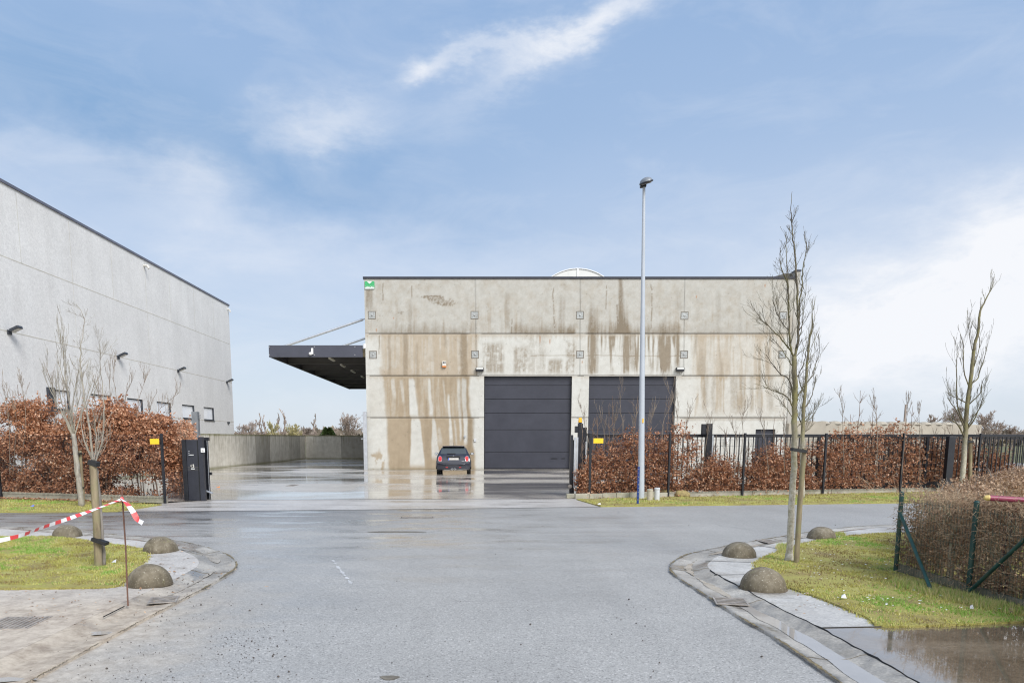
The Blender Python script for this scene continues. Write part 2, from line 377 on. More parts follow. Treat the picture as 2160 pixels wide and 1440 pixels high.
def m_concrete_ground(name,c1,c2,rlo,rhi,wetsc=(.25,1.1,1),wets=.9,bmp=.12,sand=False,wb=3.5,wo=-1.6,spec=.5,dark=.45,wrot=0,coat=0):
    m,nt,bs=newmat(name); p=wpos(nt)
    f=noise(nt,p,.9,6,.65); g=noise(nt,p,45,3,.6)
    col=ramp(nt,f,[(.3,c1),(.7,c2)]); col=mix(nt,.5,col,ramp(nt,g,[(.38,(.55,.55,.55)),(.62,(1.1,1.1,1.08))]),'MULTIPLY')
    bl_=noise(nt,p,4.5,6,.75); col=mix(nt,mth(nt,'MULTIPLY_ADD',bl_,4,-2.1,clamp=True),col,(.70,.66,.60),'MULTIPLY')
    vg=nt.nodes.new('ShaderNodeTexVoronoi'); vg.inputs['Scale'].default_value=48; nt.links.new(p,vg.inputs['Vector']); vs_=nt.nodes.new('ShaderNodeSeparateColor'); nt.links.new(vg.outputs['Color'],vs_.inputs[0]); col=mix(nt,.35,col,ramp(nt,vs_.outputs[0],[(0,(.6,.6,.6)),(.15,(.95,.95,.95)),(1,(1.12,1.12,1.12))]),'MULTIPLY')
    wn=noise(nt,mapping(nt,p,wetsc,(0,0,0),(0,0,wrot)),wets,5,.6,.5); wet=mth(nt,'MULTIPLY_ADD',wn,wb,wo,clamp=True)
    col=mix(nt,wet,col,(dark,dark*.96,dark*.92),'MULTIPLY')
    rg=mth(nt,'MULTIPLY_ADD',wet,rlo-rhi,rhi)
    if sand:
        s=sandmask(nt,p); col=mix(nt,mth(nt,'MULTIPLY',s,.75),col,ramp(nt,noise(nt,p,7,6,.72),[(.35,(.27,.205,.145)),(.62,(.52,.44,.34))])); rg=mth(nt,'ADD',rg,mth(nt,'MULTIPLY',s,.25))
    setv(nt,bs,'Base Color',col); setv(nt,bs,'Roughness',rg); bs.inputs['Specular IOR Level'].default_value=spec
    if coat: setv(nt,bs,'Coat Weight',wet); bs.inputs['Coat Roughness'].default_value=.055
    h=mth(nt,'ADD',mth(nt,'MULTIPLY',noise(nt,mapping(nt,p,(.6,2,1)),2.2,3),.6),mth(nt,'MULTIPLY',mth(nt,'MULTIPLY',g,mth(nt,'SUBTRACT',1.0,wet)),.12))
    setv(nt,bs,'Normal',bump(nt,h,bmp,.02)); return m
M['yard']=m_concrete_ground('wet_yard_concrete',(.40,.36,.31),(.56,.51,.45),.03,.30,(.20,.42,1),.60,.010,False,5.0,-2.1,1.0,.50,R(28),1)
M['apron']=m_concrete_ground('wet_apron_concrete',(.42,.39,.36),(.56,.53,.50),.10,.40,(.3,1.3,1),1.2,.08,False,3.5,-1.75,.6,.45)
M['walk']=m_concrete_ground('sidewalk_concrete',(.44,.41,.38),(.60,.57,.53),.22,.6,(.7,1.2,1),1.3,.10,True,3.5,-1.8,.55,.6)
M['walk2']=m_concrete_ground('sidewalk_concrete_wet',(.44,.425,.40),(.62,.60,.565),.16,.5,(.7,1.2,1),1.3,.10,False,3.5,-1.5,.6,.62)
M['gutter']=m_concrete_ground('gutter_concrete',(.29,.265,.23),(.50,.47,.42),.10,.6,(1.2,1.2,1),1.6,.15,True,4.5,-2.1,.6,.40)
M['puddle']=m_concrete_ground('flooded_driveway',(.22,.17,.12),(.32,.26,.19),.015,.16,(.4,.9,1),.9,.010,False,5,-1.6,.75,.6,0,1)
M['edging']=simple('edging_concrete',(.34,.32,.25),.85,.25,3,dirt=((.16,.17,.06),.7),bumps=.4)
M['domestone']=None
def m_dome():
    m,nt,bs=newmat('weathered_dome_concrete'); p=wpos(nt); o=obco(nt)
    f=noise(nt,p,7,6,.7); col=ramp(nt,f,[(.3,(.09,.072,.045)),(.52,(.165,.138,.095)),(.72,(.26,.23,.175))])
    lich=noise(nt,p,45,3,.6); col=mix(nt,mth(nt,'MULTIPLY_ADD',lich,9,-5.6,clamp=True),col,(.48,.45,.36))
    mo=noise(nt,p,11,5,.7); col=mix(nt,mth(nt,'MULTIPLY_ADD',mo,5,-2.9,clamp=True),col,(.15,.14,.055))
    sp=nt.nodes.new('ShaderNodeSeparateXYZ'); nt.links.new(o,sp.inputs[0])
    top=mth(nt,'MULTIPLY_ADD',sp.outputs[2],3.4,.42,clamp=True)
    stz=noise(nt,mapping(nt,p,(1,1,.12)),16,4,.6); drk=mth(nt,'MULTIPLY_ADD',stz,3,-1.2,clamp=True)
    col=mix(nt,mth(nt,'MULTIPLY',drk,.5),col,(.45,.43,.38),'MULTIPLY')
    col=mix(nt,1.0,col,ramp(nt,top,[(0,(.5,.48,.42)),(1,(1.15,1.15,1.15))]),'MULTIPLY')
    setv(nt,bs,'Base Color',col); bs.inputs['Roughness'].default_value=.8
    setv(nt,bs,'Normal',bump(nt,mth(nt,'ADD',f,mth(nt,'MULTIPLY',lich,.4)),.5,.012)); return m
M['domestone']=m_dome()
def m_turf():
    m,nt,bs=newmat('turf_soil'); p=wpos(nt)
    f=noise(nt,p,1.6,6,.7); g=noise(nt,p,38,4,.7)
    col=ramp(nt,f,[(.28,(.22,.16,.08)),(.45,(.34,.29,.09)),(.6,(.40,.38,.10)),(.75,(.48,.42,.2))])
    col=mix(nt,.5,col,ramp(nt,g,[(.3,(.45,.45,.4)),(.7,(1.2,1.2,1.2))]),'MULTIPLY')
    setv(nt,bs,'Base Color',col); bs.inputs['Roughness'].default_value=.9; setv(nt,bs,'Normal',bump(nt,g,.8,.03)); return m
M['turf']=m_turf()
def m_field():
    m,nt,bs=newmat('field'); p=wpos(nt)
    col=ramp(nt,noise(nt,p,.05,6,.6),[(.3,(.10,.11,.04)),(.6,(.17,.16,.07)),(.8,(.22,.19,.11))])
    setv(nt,bs,'Base Color',col); bs.inputs['Roughness'].default_value=.95; return m
M['field']=m_field()
# ================================================================ GROUND
g=MB(); n=24
for i in range(n):
    for j in range(n): pass
S=1800
g.add([(-S,-60,-.03),(S,-60,-.03),(S,S,-.03),(-S,S,-.03)],[(0,1,2,3)]); struct(g.build('ground',M['field']))
def lin(p,q,X):
    t=(X-p[0])/(q[0]-p[0]); return (X,p[1]+t*(q[1]-p[1]))
E1,E2=G(0,1081),G(1890,1061)
far=[G(0,1081),G(420,1078),G(766,1075),G(1031,1072),G(1267,1069),G(1890,1061)]
far=[lin(E1,E2,-90)]+far+[lin(E1,E2,90)]
b=MB(); b.poly([(-90,-12),(90,-12)]+list(reversed(far)),0.0); struct(b.build('road',M['asphalt']))
YD=[G(300,1055),G(435,1054),G(1205,1051.5),G(1260,1051)]
# apron strip in slabs
b=MB(); ap0=[(250,1079),(420,1078),(766,1075),(1031,1072),(1267,1069)]; ap1=[(345,1061),(435,1054.5),(766,1053.2),(1031,1052.2),(1213,1051.6)]
A0=[G(*p) for p in ap0]; A1=[G(*p) for p in ap1]
b.poly(A0+list(reversed(A1)),.004); struct(b.build('driveway_apron',M['apron']))
b=MB()
for a in (A0,A1):
    for p,q in zip(a[:-1],a[1:]): 
        d=Vector((q[0]-p[0],q[1]-p[1],0)).normalized(); nn=Vector((-d.y,d.x,0))*.014
        b.add([(p[0]-nn.x,p[1]-nn.y,.012),(q[0]-nn.x,q[1]-nn.y,.012),(q[0]+nn.x,q[1]+nn.y,.012),(p[0]+nn.x,p[1]+nn.y,.012)],[(0,1,2,3)])
yj=Vector((*G(774,991.5),0)).y
b.box(-15,24,yj-.03,yj-.0,.012,.014)

struct(b.build('joints',M['hole']))
CW0=Vector((*G(445,989),0)); CW1=Vector((*G(645,968),0)); cwd=(CW1-CW0).normalized(); CWn=CW0-cwd*14
b=MB(); b.poly([(A1[0][0]-.4,A1[0][1]+.1)]+A1[1:]+[(3.4,21.25),(40,25.5),(40,66),(-14.35,66),(CW1.x-.2,CW1.y),(CWn.x-.2,CWn.y)],.008); struct(b.build('yard',M['yard']))
# islands
def offs(pts,d):
    out=[]
    for i,p in enumerate(pts):
        a=pts[max(i-1,0)];c=pts[min(i+1,len(pts)-1)]; t=(c-a); t.z=0; t.normalize(); out.append(p+Vector((-t.y,t.x,0))*d)
    return out
def gutter(name,pts,side,width=.5):
    prof=[(0,.0),(0.005,.024),(.05,.026),(.12,.014),(.25,.005),(.36,.016),(.44,.046),(width,.055)]
    lines=[offs(pts,side*d) for d,_ in prof]; b=MB(); vs=[];fs=[]; n=len(pts)
    for (d,z),L in zip(prof,lines): vs+=[(p.x,p.y,z+.006*mnoise.noise(Vector((p.x*2,p.y*2,d*4)))*(d>.1 and d<.4)) for p in L]
    for i in range(len(prof)-1):
        for k in range(n-1):
            q=(i*n+k,i*n+k+1,(i+1)*n+k+1,(i+1)*n+k); fs.append(q if side>0 else tuple(reversed(q)))
    b.add(vs,fs); o=b.build(name,M['gutter'],smooth=True); struct(o); return lines[-1],lines
LO=[(-900,1106),(-300,1109),(0,1112),(90,1117),(171,1124),(263,1131),(367,1142),(428,1154),(470,1168),(492,1180),(499,1191),(495,1202),(477,1215),(443,1237),(397,1261),(350,1286),(300,1312),(230,1350),(130,1405),(60,1444),(-160,1570)]
LOp=smooth([G(*p) for p in LO],6); Lin,Lall=gutter('gutter',LOp,-1)
RO=[(2900,1092),(2400,1098),(2160,1102),(1890,1108),(1759,1117),(1651,1133),(1579,1145),(1524,1155),(1452,1171),(1422,1186),(1412,1198),(1423,1215),(1452,1235),(1488,1258),(1542,1294),(1615,1337),(1687,1384),(1766,1440),(1880,1525)]
ROp=smooth([G(*p) for p in RO],6); Rin,Rall=gutter('gutter',ROp,1)
b=MB(); b.poly([(p.x,p.y,0) for p in Lin]+[(-14,2.8),(-34,4)],.056); struct(b.build('sidewalk',M['walk']))
c1=Vector((*G(1716,1327,.055),0)); c2=Vector((*G(1875,1321,.055),0)); c3=Vector((*G(2700,1296,.055),0))
k=min(range(len(Rin)),key=lambda i:(Rin[i]-c1).length)
b=MB(); b.poly([(p.x,p.y,0) for p in Rin[:k+1]]+[(c2.x,c2.y),(c3.x,c3.y),(34,9)],.056); struct(b.build('sidewalk',M['walk2']))
b=MB(); b.poly([(p.x,p.y,0) for p in Rin[k:]]+[(5,2.5),(16,2.5),(c3.x,c3.y),(c2.x,c2.y)],.0555); struct(b.build('flooded_driveway',M['puddle']))
b=MB(); b.tube([(Rin[k].x,Rin[k].y,.057),(c2.x,c2.y,.057)],.006,4); 
inner=[Vector((p.x,p.y,.058)) for p in Rin[k-26:]]; b.tube([p+Vector((random.uniform(-.012,.012),random.uniform(-.012,.012),0)) for p in inner],[random.uniform(.003,.011) for _ in inner],4)
for a_,b_ in (((1488,1182),(1597,1186)),((1506,1212),(1650,1210)),((1600,1150),(1650,1158))):
    b.tube([G3(*a_,.057),G3(*b_,.057)],.004,4)
b.tube([G3(218,1300,.057),G3(262,1278,.057)],.006,4)
struct(b.build('pavement_cracks',M['hole']))
LG=[(-900,1124),(-300,1128),(0,1131),(113,1131),(189,1140),(299,1157),(310,1171),(305,1185),(275,1211),(258,1230),(214,1238),(0,1241),(-300,1244),(-700,1247)]
RG=[(2900,1108),(2400,1114),(2160,1119),(1890,1123),(1759,1133),(1654,1157),(1597,1186),(1600,1200),(1625,1222),(1658,1236),(1741,1265),(1828,1301),(1875,1320),(2138,1311),(2300,1306),(2900,1290)]
LGp=[(p.x,p.y) for p in smooth([G(*p,.07) for p in LG],3)]; RGp=[(p.x,p.y) for p in smooth([G(*p,.07) for p in RG],3)]
b=MB(); b.prism(LGp,.03,.075); struct(b.build('lawn',M['turf']))
b=MB(); b.prism(RGp,.03,.075); struct(b.build('lawn',M['turf']))
LV=[G(*p) for p in [(-600,1047),(0,1054),(342,1065),(300,1072),(250,1079),(0,1081),(-600,1087)]]
RV=[G(*p) for p in [(1216,1054),(1300,1052),(1900,1040),(2160,1036),(2700,1029),(2700,1053),(2160,1058),(1890,1061),(1267,1069),(1240,1061)]]
b=MB(); b.prism(LV,.001,.03); struct(b.build('verge',M['turf']))
b=MB(); b.prism(RV,.001,.03); struct(b.build('verge',M['turf']))
# grass blades
def inside(px,py,poly):
    x=np.array([p[0] for p in poly]);y=np.array([p[1] for p in poly]); r=np.zeros(len(px),bool); j=len(poly)-1
    for i in range(len(poly)):
        c=((y[i]>py)!=(y[j]>py))&(px<(x[j]-x[i])*(py-y[i])/(y[j]-y[i]+1e-12)+x[i]); r^=c; j=i
    return r
def grass(name,label,poly,z,n,hgt,xr,yr,extra=None,edge=0.03):
    xs=rng.uniform(*xr,n);ys=rng.uniform(*yr,n); k=inside(xs,ys,poly); xs,ys=xs[k],ys[k]
    if extra is not None: k=extra(xs,ys); xs,ys=xs[k],ys[k]
    nn=VN(3); c=nn.fbm(xs*1.4+50,ys*1.4+50,4); c2=nn.fbm(xs*6+9,ys*6+9,3)
    keep=rng.random(len(xs))<np.clip((c2-.30)*4,.10,1)*np.clip((c-.25)*5,.2,1); xs,ys,c,c2=xs[keep],ys[keep],c[keep],c2[keep]; m=len(xs)
    h=hgt*rng.uniform(.4,1.2,m)*(.6+.9*c2); a=rng.uniform(0,2*PI,m); l=rng.uniform(.1,.9,m)*h; wd=.0035+.0003*ys
    dx,dy=np.cos(a),np.sin(a); q=rng.uniform(0,2*PI,m); wx,wy=np.cos(q)*wd,np.sin(q)*wd
    V=np.empty((m,3,3)); V[:,0]=np.stack([xs-wx,ys-wy,np.full(m,z)],1); V[:,1]=np.stack([xs+wx,ys+wy,np.full(m,z)],1); V[:,2]=np.stack([xs+dx*l,ys+dy*l,z+h],1)
    r=np.clip(.5+(c-.5)*2.9+rng.normal(0,.17,m),0,.97)
    return npmesh_tri(name,label,V,r,M['grass'])
def npmesh_tri(name,label,V,r,mat):
    m=len(V); o=npmesh(name,V.reshape(-1,3),np.arange(m*3).reshape(m,3),r,mat,quad=False); return tag(o,label,'grass',kind='stuff')
grass('grass','short olive-green winter grass on the left corner island around the staked young tree',LGp,.073,130000,.024,(-9,-3.0),(8.2,14.5))
grass('grass','short yellow-green grass on the right corner lawn beside the mesh fence',RGp,.073,170000,.024,(3.0,9),(6.2,15.5),lambda x,y:~((x>5.9)&(y<9.2)))
grass('grass','mossy grass strip in front of the right beech hedge',RV,.028,50000,.035,(2.5,17),(17.5,23.5))
grass('grass','mossy grass strip in front of the left beech hedge',LV,.028,35000,.035,(-16,-7.5),(15.5,21.5))
# taller bright tufts along the mesh fence, round dome and tree feet
def tufts(name,label,spots,hgt,z=.07,cr=(.75,1.0)):
    Vs=[];rs=[]
    for (x,y,r0,k,hh) in spots:
        a=rng.uniform(0,2*PI,k); rr=np.sqrt(rng.random(k))*r0; xs=x+np.cos(a)*rr; ys=y+np.sin(a)*rr; h=hh*rng.uniform(.5,1.1,k)
        b=rng.uniform(0,2*PI,k); l=h*rng.uniform(.1,.6,k); q=rng.uniform(0,2*PI,k); wd=.005
        V=np.empty((k,3,3)); V[:,0]=np.stack([xs-np.cos(q)*wd,ys-np.sin(q)*wd,np.full(k,z)],1); V[:,1]=np.stack([xs+np.cos(q)*wd,ys+np.sin(q)*wd,np.full(k,z)],1); V[:,2]=np.stack([xs+np.cos(b)*l,ys+np.sin(b)*l,z+h],1)
        Vs.append(V); rs.append(rng.uniform(*cr,k))
    npmesh_tri(name,label,np.concatenate(Vs),np.concatenate(rs),M['grass'])
sp=[]
for i in range(46):
    t=random.random(); q=G(1900+t*250,1243+t*62); sp.append((q[0]-.02+random.uniform(-.12,.05),q[1]+random.uniform(-.1,.1),random.uniform(.08,.2),260,random.uniform(.04,.10)))
for i in range(14):
    q=G(random.uniform(1715,1775),1138-random.uniform(0,3)); sp.append((q[0],q[1],.08,90,.07))
for i in range(10):
    q=G(random.uniform(1648,1662),1168+random.uniform(-6,6)); sp.append((q[0],q[1],.1,90,.08))
tufts('grass_tufts','long bright green grass growing along the foot of the mesh fence',sp,.1)
sp=[(G(213,1194)[0]+random.uniform(-.04,.06),G(213,1194)[1]+random.uniform(-.05,.05),.05,160,.16) for _ in range(5)]
tufts('grass_tufts','dark green tuft at the foot of the staked tree by the tape',sp,.15)
# ================================================================ MAIN WAREHOUSE
YB=G(900,990)[1]
XL=P(774,900,YB).x; XR=P(1659,900,YB).x; ZT=P(1200,588,YB).z
def m_facade(name,attrname='stain'):
    m,nt,bs=newmat(name); p=wpos(nt)
    a=nt.nodes.new('ShaderNodeAttribute'); a.attribute_name=attrname
    f=noise(nt,p,3,6,.65); g=noise(nt,p,30,4,.6)
    col=mix(nt,1.0,a.outputs['Color'],ramp(nt,f,[(.25,(.88,.87,.85)),(.75,(1.08,1.08,1.08))]),'MULTIPLY')
    col=mix(nt,1.0,col,ramp(nt,g,[(.3,(.90,.89,.88)),(.7,(1.06,1.06,1.06))]),'MULTIPLY')
    pit=noise(nt,p,16,2,.5); pm=mth(nt,'MULTIPLY_ADD',pit,-14,3.4,clamp=True)
    col=mix(nt,mth(nt,'MULTIPLY',pm,.7),col,(.13,.10,.07))
    setv(nt,bs,'Base Color',col); bs.inputs['Roughness'].default_value=.82
    setv(nt,bs,'Normal',bump(nt,g,.25,.01)); return m
M['facade']=m_facade('stained_facade_concrete')
vn=[VN(i+11) for i in range(10)]
def facade_color(px,py):
    LIGHT=np.array([.555,.555,.52]); BR=np.array([.32,.248,.158]); DK=np.array([.20,.15,.09]); PK=np.array([.45,.39,.31])
    s1=vn[0].fbm(px/9,py/130,4,.6); s2=vn[1].fbm(px/3.4,py/60,3); s3=vn[2].fbm(px/22,py/260,3); bl=vn[3].fbm(px/16,py/16,5,.6); bl2=vn[4].fbm(px/5,py/5,4,.6)
    wob=(vn[5].fbm(px/30,py/26,3)-.5)*10
    x=px+wob*.6
    S=np.zeros_like(px); D=np.zeros_like(px)
    r1=band(py,560,703.5,1); r2=band(py,704,792,1.5); r3=band(py,792.5,880,1); r4=band(py,880.5,1010,1)
    # top row: soft vertical weathering, grime gathering above the joint
    S+=r1*(.15+.16*ss(bl,.45,.8)+.10*ss(bl2,.5,.8)+.30*ss(s1,.55,.75)*ss(py,600,700))
    bot=ss(py+16*(s1-.5)*2,676,702)
    for a,b,k in ((800,985,.55),(1075,1212,.75),(1236,1436,.75),(1455,1650,.25)): D+=r1*band(x,a,b,5)*bot*k*(.35+.9*s2)
    D+=r1*band(px,1305+wob*.2,1313+(py-590)*.06+wob*.2,3)*.85*(.5+.5*ss(s2,.2,.5)); D+=r1*band(px,1298,1322+(py-640)*.1,6)*ss(py,630,700)*.55
    for cx,w,y0,y1,k in ((865,4,625,700,.35),(1070,5,600,690,.3),(1186,7,610,700,.35),(1252,10,640,700,.4),(1248,5,620,680,.3),(996,6,670,703,.5),(1205,9,675,703,.6),(1402,5,660,702,.4),(1432,6,600,650,.25),(1100,3,650,700,.3),(1515,5,600,700,.2),(1560,4,600,700,.15)):
        D+=r1*band(x,cx-w,cx+w,3)*ss(py,y0,y0+30)*(1-ss(py,y1,y1+8))*k*(.5+s2*.9)
    D+=band(px,772,786,3)*ss(py,610,613)*(1-ss(py,640,660))*.8*(.4+s2)
    # blotch patches in the first bay
    q=np.exp(-((px-932-(py-636)*.9)/30)**2-((py-636)/11)**2)+.8*np.exp(-((px-905)/26)**2-((py-626)/4)**2)+.7*np.exp(-((px-846)/9)**2-((py-658)/6)**2)
    D+=ss(q*(.15+bl2*1.5),.36,.62)*(.35+.75*ss(vn[7].at(px/2.2,py/1.6),.25,.75))*.85
    # cracks
    for cx,y0,y1 in ((808,595,632),(869,600,625),(1168,605,700),(1080,670,700),(1374,597,690),(1279,600,650),(800,705,745),(1302,640,700)):
        D+=band(px,cx-1+wob*.5,cx+1+wob*.5,.8)*ss(py,y0,y0+4)*(1-ss(py,y1,y1+4))*.8*(bl2>.38)
    D+=np.exp(-((py-750-wob*.4)/1.1)**2)*(band(px,1118,1215,4)+band(px,1236,1440,4))*.5
    # second row
    st=np.clip(ss(s1*.6+s2*.4,.40,.60),0,1)
    S+=r2*band(x,803,1006,5)*(.45+.45*st+.3*ss(py,740,790)*(bl>.45)) 
    D+=r2*(band(x,971,985,3)*.75+band(x,850,860,2)*.6+band(x,818,824,2)*.45+band(x,876,882,2)*.35*ss(py,715,730)+band(x,936,941,2)*.5*(1-ss(py,720,740)))
    w2=band(x,1020,1062,4)*ss(py,718,730)+band(x,1084,1114,4)*ss(py,722,742)+band(x,1148,1186,4)*ss(py,752,764)+band(x,1194,1214,4)*ss(py,710,730)+.5*band(x,1114,1150,6)
    D+=r2*w2*(.30*ss(s2,.35,.6)+.45*ss(bl2*.5+s1*.5,.42,.56))*(1-.8*ss(py,780,791))
    w3=band(x,1238,1432,4)
    D+=r2*w3*ss(s1*.65+s2*.35,.44,.60)*1.0*(1-.75*ss(py,772+20*(s2-.5),790))*(.45+.55*(ss(py,706,712)))
    for cx,w in ((1247,5),(1258,4),(1291,5),(1308,6),(1317,3),(1336,6),(1362,5),(1401,5),(1428,5)): D+=r2*band(px+wob*.4,cx-w,cx+w,2.5)*.55*(1-ss(py,745+60*vn[6].at(px*0+cx/3.,px*0),790))
    w4=band(x,1458,1650,6)
    S+=r2*w4*(.20+.38*st); D+=r2*w4*(.35*ss(s1,.55,.72))+r2*band(x,1465,1470,2)*.55*(1-ss(py,735,755))
    # third row
    b1=band(x-(py-830)*.05,811,990,4)
    S+=r3*b1*(.72+.28*st); S+=r4*band(x-(py-830)*.07,811+14*(s3-.5)*ss(py,890,985),991,4)*1.0
    D+=(r3+r4)*b1*.30*ss(s1,.5,.7)
    W=np.zeros_like(px)
    for cx,wa,wb,y0,y1,k in ((868,6,9,796,880,1),(876,9,16,880,985,1),(905,2.5,4,796,880,.9),(914,3,9,880,968,.85),(846,3,3,796,850,.5),(827,4,3,796,840,.5),(946,2,3,830,925,.9),(948,3,5,900,945,.5),(967,3,2,800,930,.8),(978,5,4,796,938,1),(925,3,5,900,940,.45),(935,2,2,800,860,.45),(958,2,2,880,940,.5)):
        t=np.clip((py-y0)/(y1-y0),0,1); w_=wa+(wb-wa)*t
        W+=k*band(px+wob*.35-(t*5),cx-w_,cx+w_,1.6)*ss(py,y0-4,y0+8)*(1-ss(py,y1-10,y1+6))
    S*=1-np.clip(W,0,1)*(r3+r4); D*=1-np.clip(W,0,1)*(r3+r4)
    D+=r3*band(x,968,988,3)*.35+r4*band(x,985,999,3)*.45
    S+=r4*band(x,781,811,3)*ss(bl,.45,.6)*ss(py,925,965)*.8 + r3*band(x,778,812,4)*.12
    # right bay of the third row
    w5=band(x,1465,1656,8); s5=ss(s1*.6+s2*.4,.46,.66)
    S+=r3*w5*(.16+.55*s5*(1-ss(py,825+75*s3,880)))
    for cx,w in ((1488,5),(1505,4),(1585,4),(1603,5),(1626,5),(1548,8),(1565,6)): D+=r3*band(x,cx-w,cx+w,3)*.40*(1-ss(py,855,878))
    D+=r4*band(x,1440,1655,4)*(1-ss(py,884,890))*.35
    # drip fringes hanging under each joint
    S+=r2*(1-ss(py,704,704+26*s2))*.55+r3*(1-ss(py,793,793+20*s2))*.35+r4*(1-ss(py,881,881+14*s2))*.3
    gr=vn[8].fbm(px/1.8,py/2.6,2); S=np.clip(S+.06+.22*(bl-.5)+.22*(gr-.5)*(S>.12),0,1); D=np.clip(D*(.78+.5*gr),0,1)
    c=LIGHT[None]*(1-S[:,None])+ (BR*.72+PK*.28)[None]*S[:,None]
    pk=(r2*band(x,803,1006,5)+r2*w4)[:,None]*.55; c=c*(1-pk*S[:,None])+PK[None]*pk*S[:,None]
    d=(D*.85)[:,None]; c=c*(1-d)+DK[None]*d
    top=(1-.14*r1)[:,None]; c=c*top; spk=(vn[9].at(px/.9,py/.9)>.965)*(bl>.42); c=c*(1-.35*spk[:,None])
    # joints
    for jy in (703.5,792.3,880.5):
        j=np.exp(-((py-jy)/1.25)**2)*(1-.55*band(px,1003-12,1003+12,4)*(jy<790)-.5*band(px,1213,1235,4)*(jy<790)); j2=np.exp(-((py-jy-3.5)/1.0)**2)*.0
        c=c*(1-.80*j[:,None])
    for jx,y1 in ((1003,792),(1224,792),(1444,792)):
        jxx=jx+ (py-700)*.004*0; j=np.exp(-((px-jxx-(py-620)*(.012 if jx==1003 else (-.004 if jx==1224 else -.012)))/.9)**2)*(py<y1)
        c=c*(1-.5*j[:,None])
    rust=np.zeros_like(px)
    for cx,y0,l in ((1469,622,9),(1614,598,10),(1228,760,8),(1160,714,14),(1139,708,20),(794,692,10),(830,668,6)): rust+=band(px,cx-1.0,cx+1.0,.8)*ss(py,y0,y0+2)*(1-ss(py,y0+l*.5,y0+l))
    rr=np.clip(rust,0,1)[:,None]*.8; c=c*(1-rr)+np.array([.36,.15,.04])*rr
    base=ss(py,984,991)[:,None]*.45; c=c*(1-base)+np.array([.11,.10,.05])*base
    return np.clip(c,.02,.9)
wh=thing('warehouse',((XL+XR)/2,YB,0),'stained raw concrete panel warehouse with dark overhead doors and a side canopy','warehouse')
D1=(P(1021,900,YB).x,P(1205,900,YB).x); D2=(P(1240.5,900,YB).x,P(1422.5,900,YB).x); ZD=P(1200,793,YB).z; SDx=(P(1593,925,YB).x,P(1634.5,925,YB).x); SDz=P(1600,905,YB).z
def wallgrid():
    xs=set(np.round(np.arange(XL,XR,.042),4).tolist()+[XL,XR,*D1,*D2,*SDx]); zs=set(np.round(np.arange(0,ZT,.042),4).tolist()+[ZT,ZD,SDz,0.])
    xs=np.array(sorted(xs)); zs=np.array(sorted(zs)); X,Z=np.meshgrid(xs,zs); nx,nz=len(xs),len(zs)
    px,py=proj(X,np.full_like(X,YB),Z); px=px.ravel();py=py.ravel(); c=facade_color(px,py)
    dep=np.zeros(len(px))
    for jy in (703.5,792.3,880.5): dep=np.maximum(dep,.03*np.exp(-((py-jy)/1.1)**4))
    V=np.stack([X.ravel(),YB+dep,Z.ravel()],1)
    i,j=np.meshgrid(np.arange(nx-1),np.arange(nz-1)); i=i.ravel();j=j.ravel(); xm=(xs[i]+xs[i+1])/2; zm=(zs[j]+zs[j+1])/2
    hole=((zm<ZD)&(((xm>D1[0])&(xm<D1[1]))|((xm>D2[0])&(xm<D2[1]))))|((zm<SDz)&(xm>SDx[0])&(xm<SDx[1]))
    i,j=i[~hole],j[~hole]; F=np.stack([j*nx+i,j*nx+i+1,(j+1)*nx+i+1,(j+1)*nx+i],1)
    o=npmesh('wall',V,F,np.full(len(F),.5),M['facade'],wh)
    a=o.data.color_attributes.new('stain','FLOAT_COLOR','POINT'); cc=np.ones((len(V),4),np.float32); cc[:,:3]=c; a.data.foreach_set('color',cc.ravel())
    o['label']='stained front wall of cast concrete panels'; return o
wallgrid()
M['conc']=simple('plain_concrete',(.42,.40,.36),.85,.2,1.2,bumps=.3,bscale=40,dirt=((.25,.2,.13),.5))
M['coping']=simple('dark_coping',(.02,.022,.035),.45,.2,3)
M['roofing']=simple('roof_membrane',(.10,.10,.10),.8,.2,2)
b=MB(); b.box(XL,XL+.2,YB+.01,YB+34,0,ZT-.01); b.box(XR-.2,XR,YB+.01,YB+34,0,ZT-.01); b.box(XL,XR,YB+33.8,YB+34,0,ZT-.01); b.build('side_wall',M['conc'],wh)
for a,c,z in ((*D1,ZD),(*D2,ZD),(*SDx,SDz)):
    b=MB(); b.box(a-.3,a-.002,YB+.02,YB+.34,0,z+.3); b.box(c+.002,c+.3,YB+.02,YB+.34,0,z+.3); b.box(a-.002,c+.002,YB+.02,YB+.34,z+.002,z+.3); b.build('door_reveal',M['conc'],wh)
b=MB(); b.box(XL+.2,XR-.2,YB+.05,YB+33.8,ZT-.5,ZT-.4); b.build('roof',M['roofing'],wh)
b=MB(); b.box(XL-.06,XR+.0,YB-.05,YB+.25,ZT-.005,ZT+.11); b.box(XL-.06,XL+.25,YB+.25,YB+34,ZT-.005,ZT+.11); b.build('coping',M['coping'],wh)
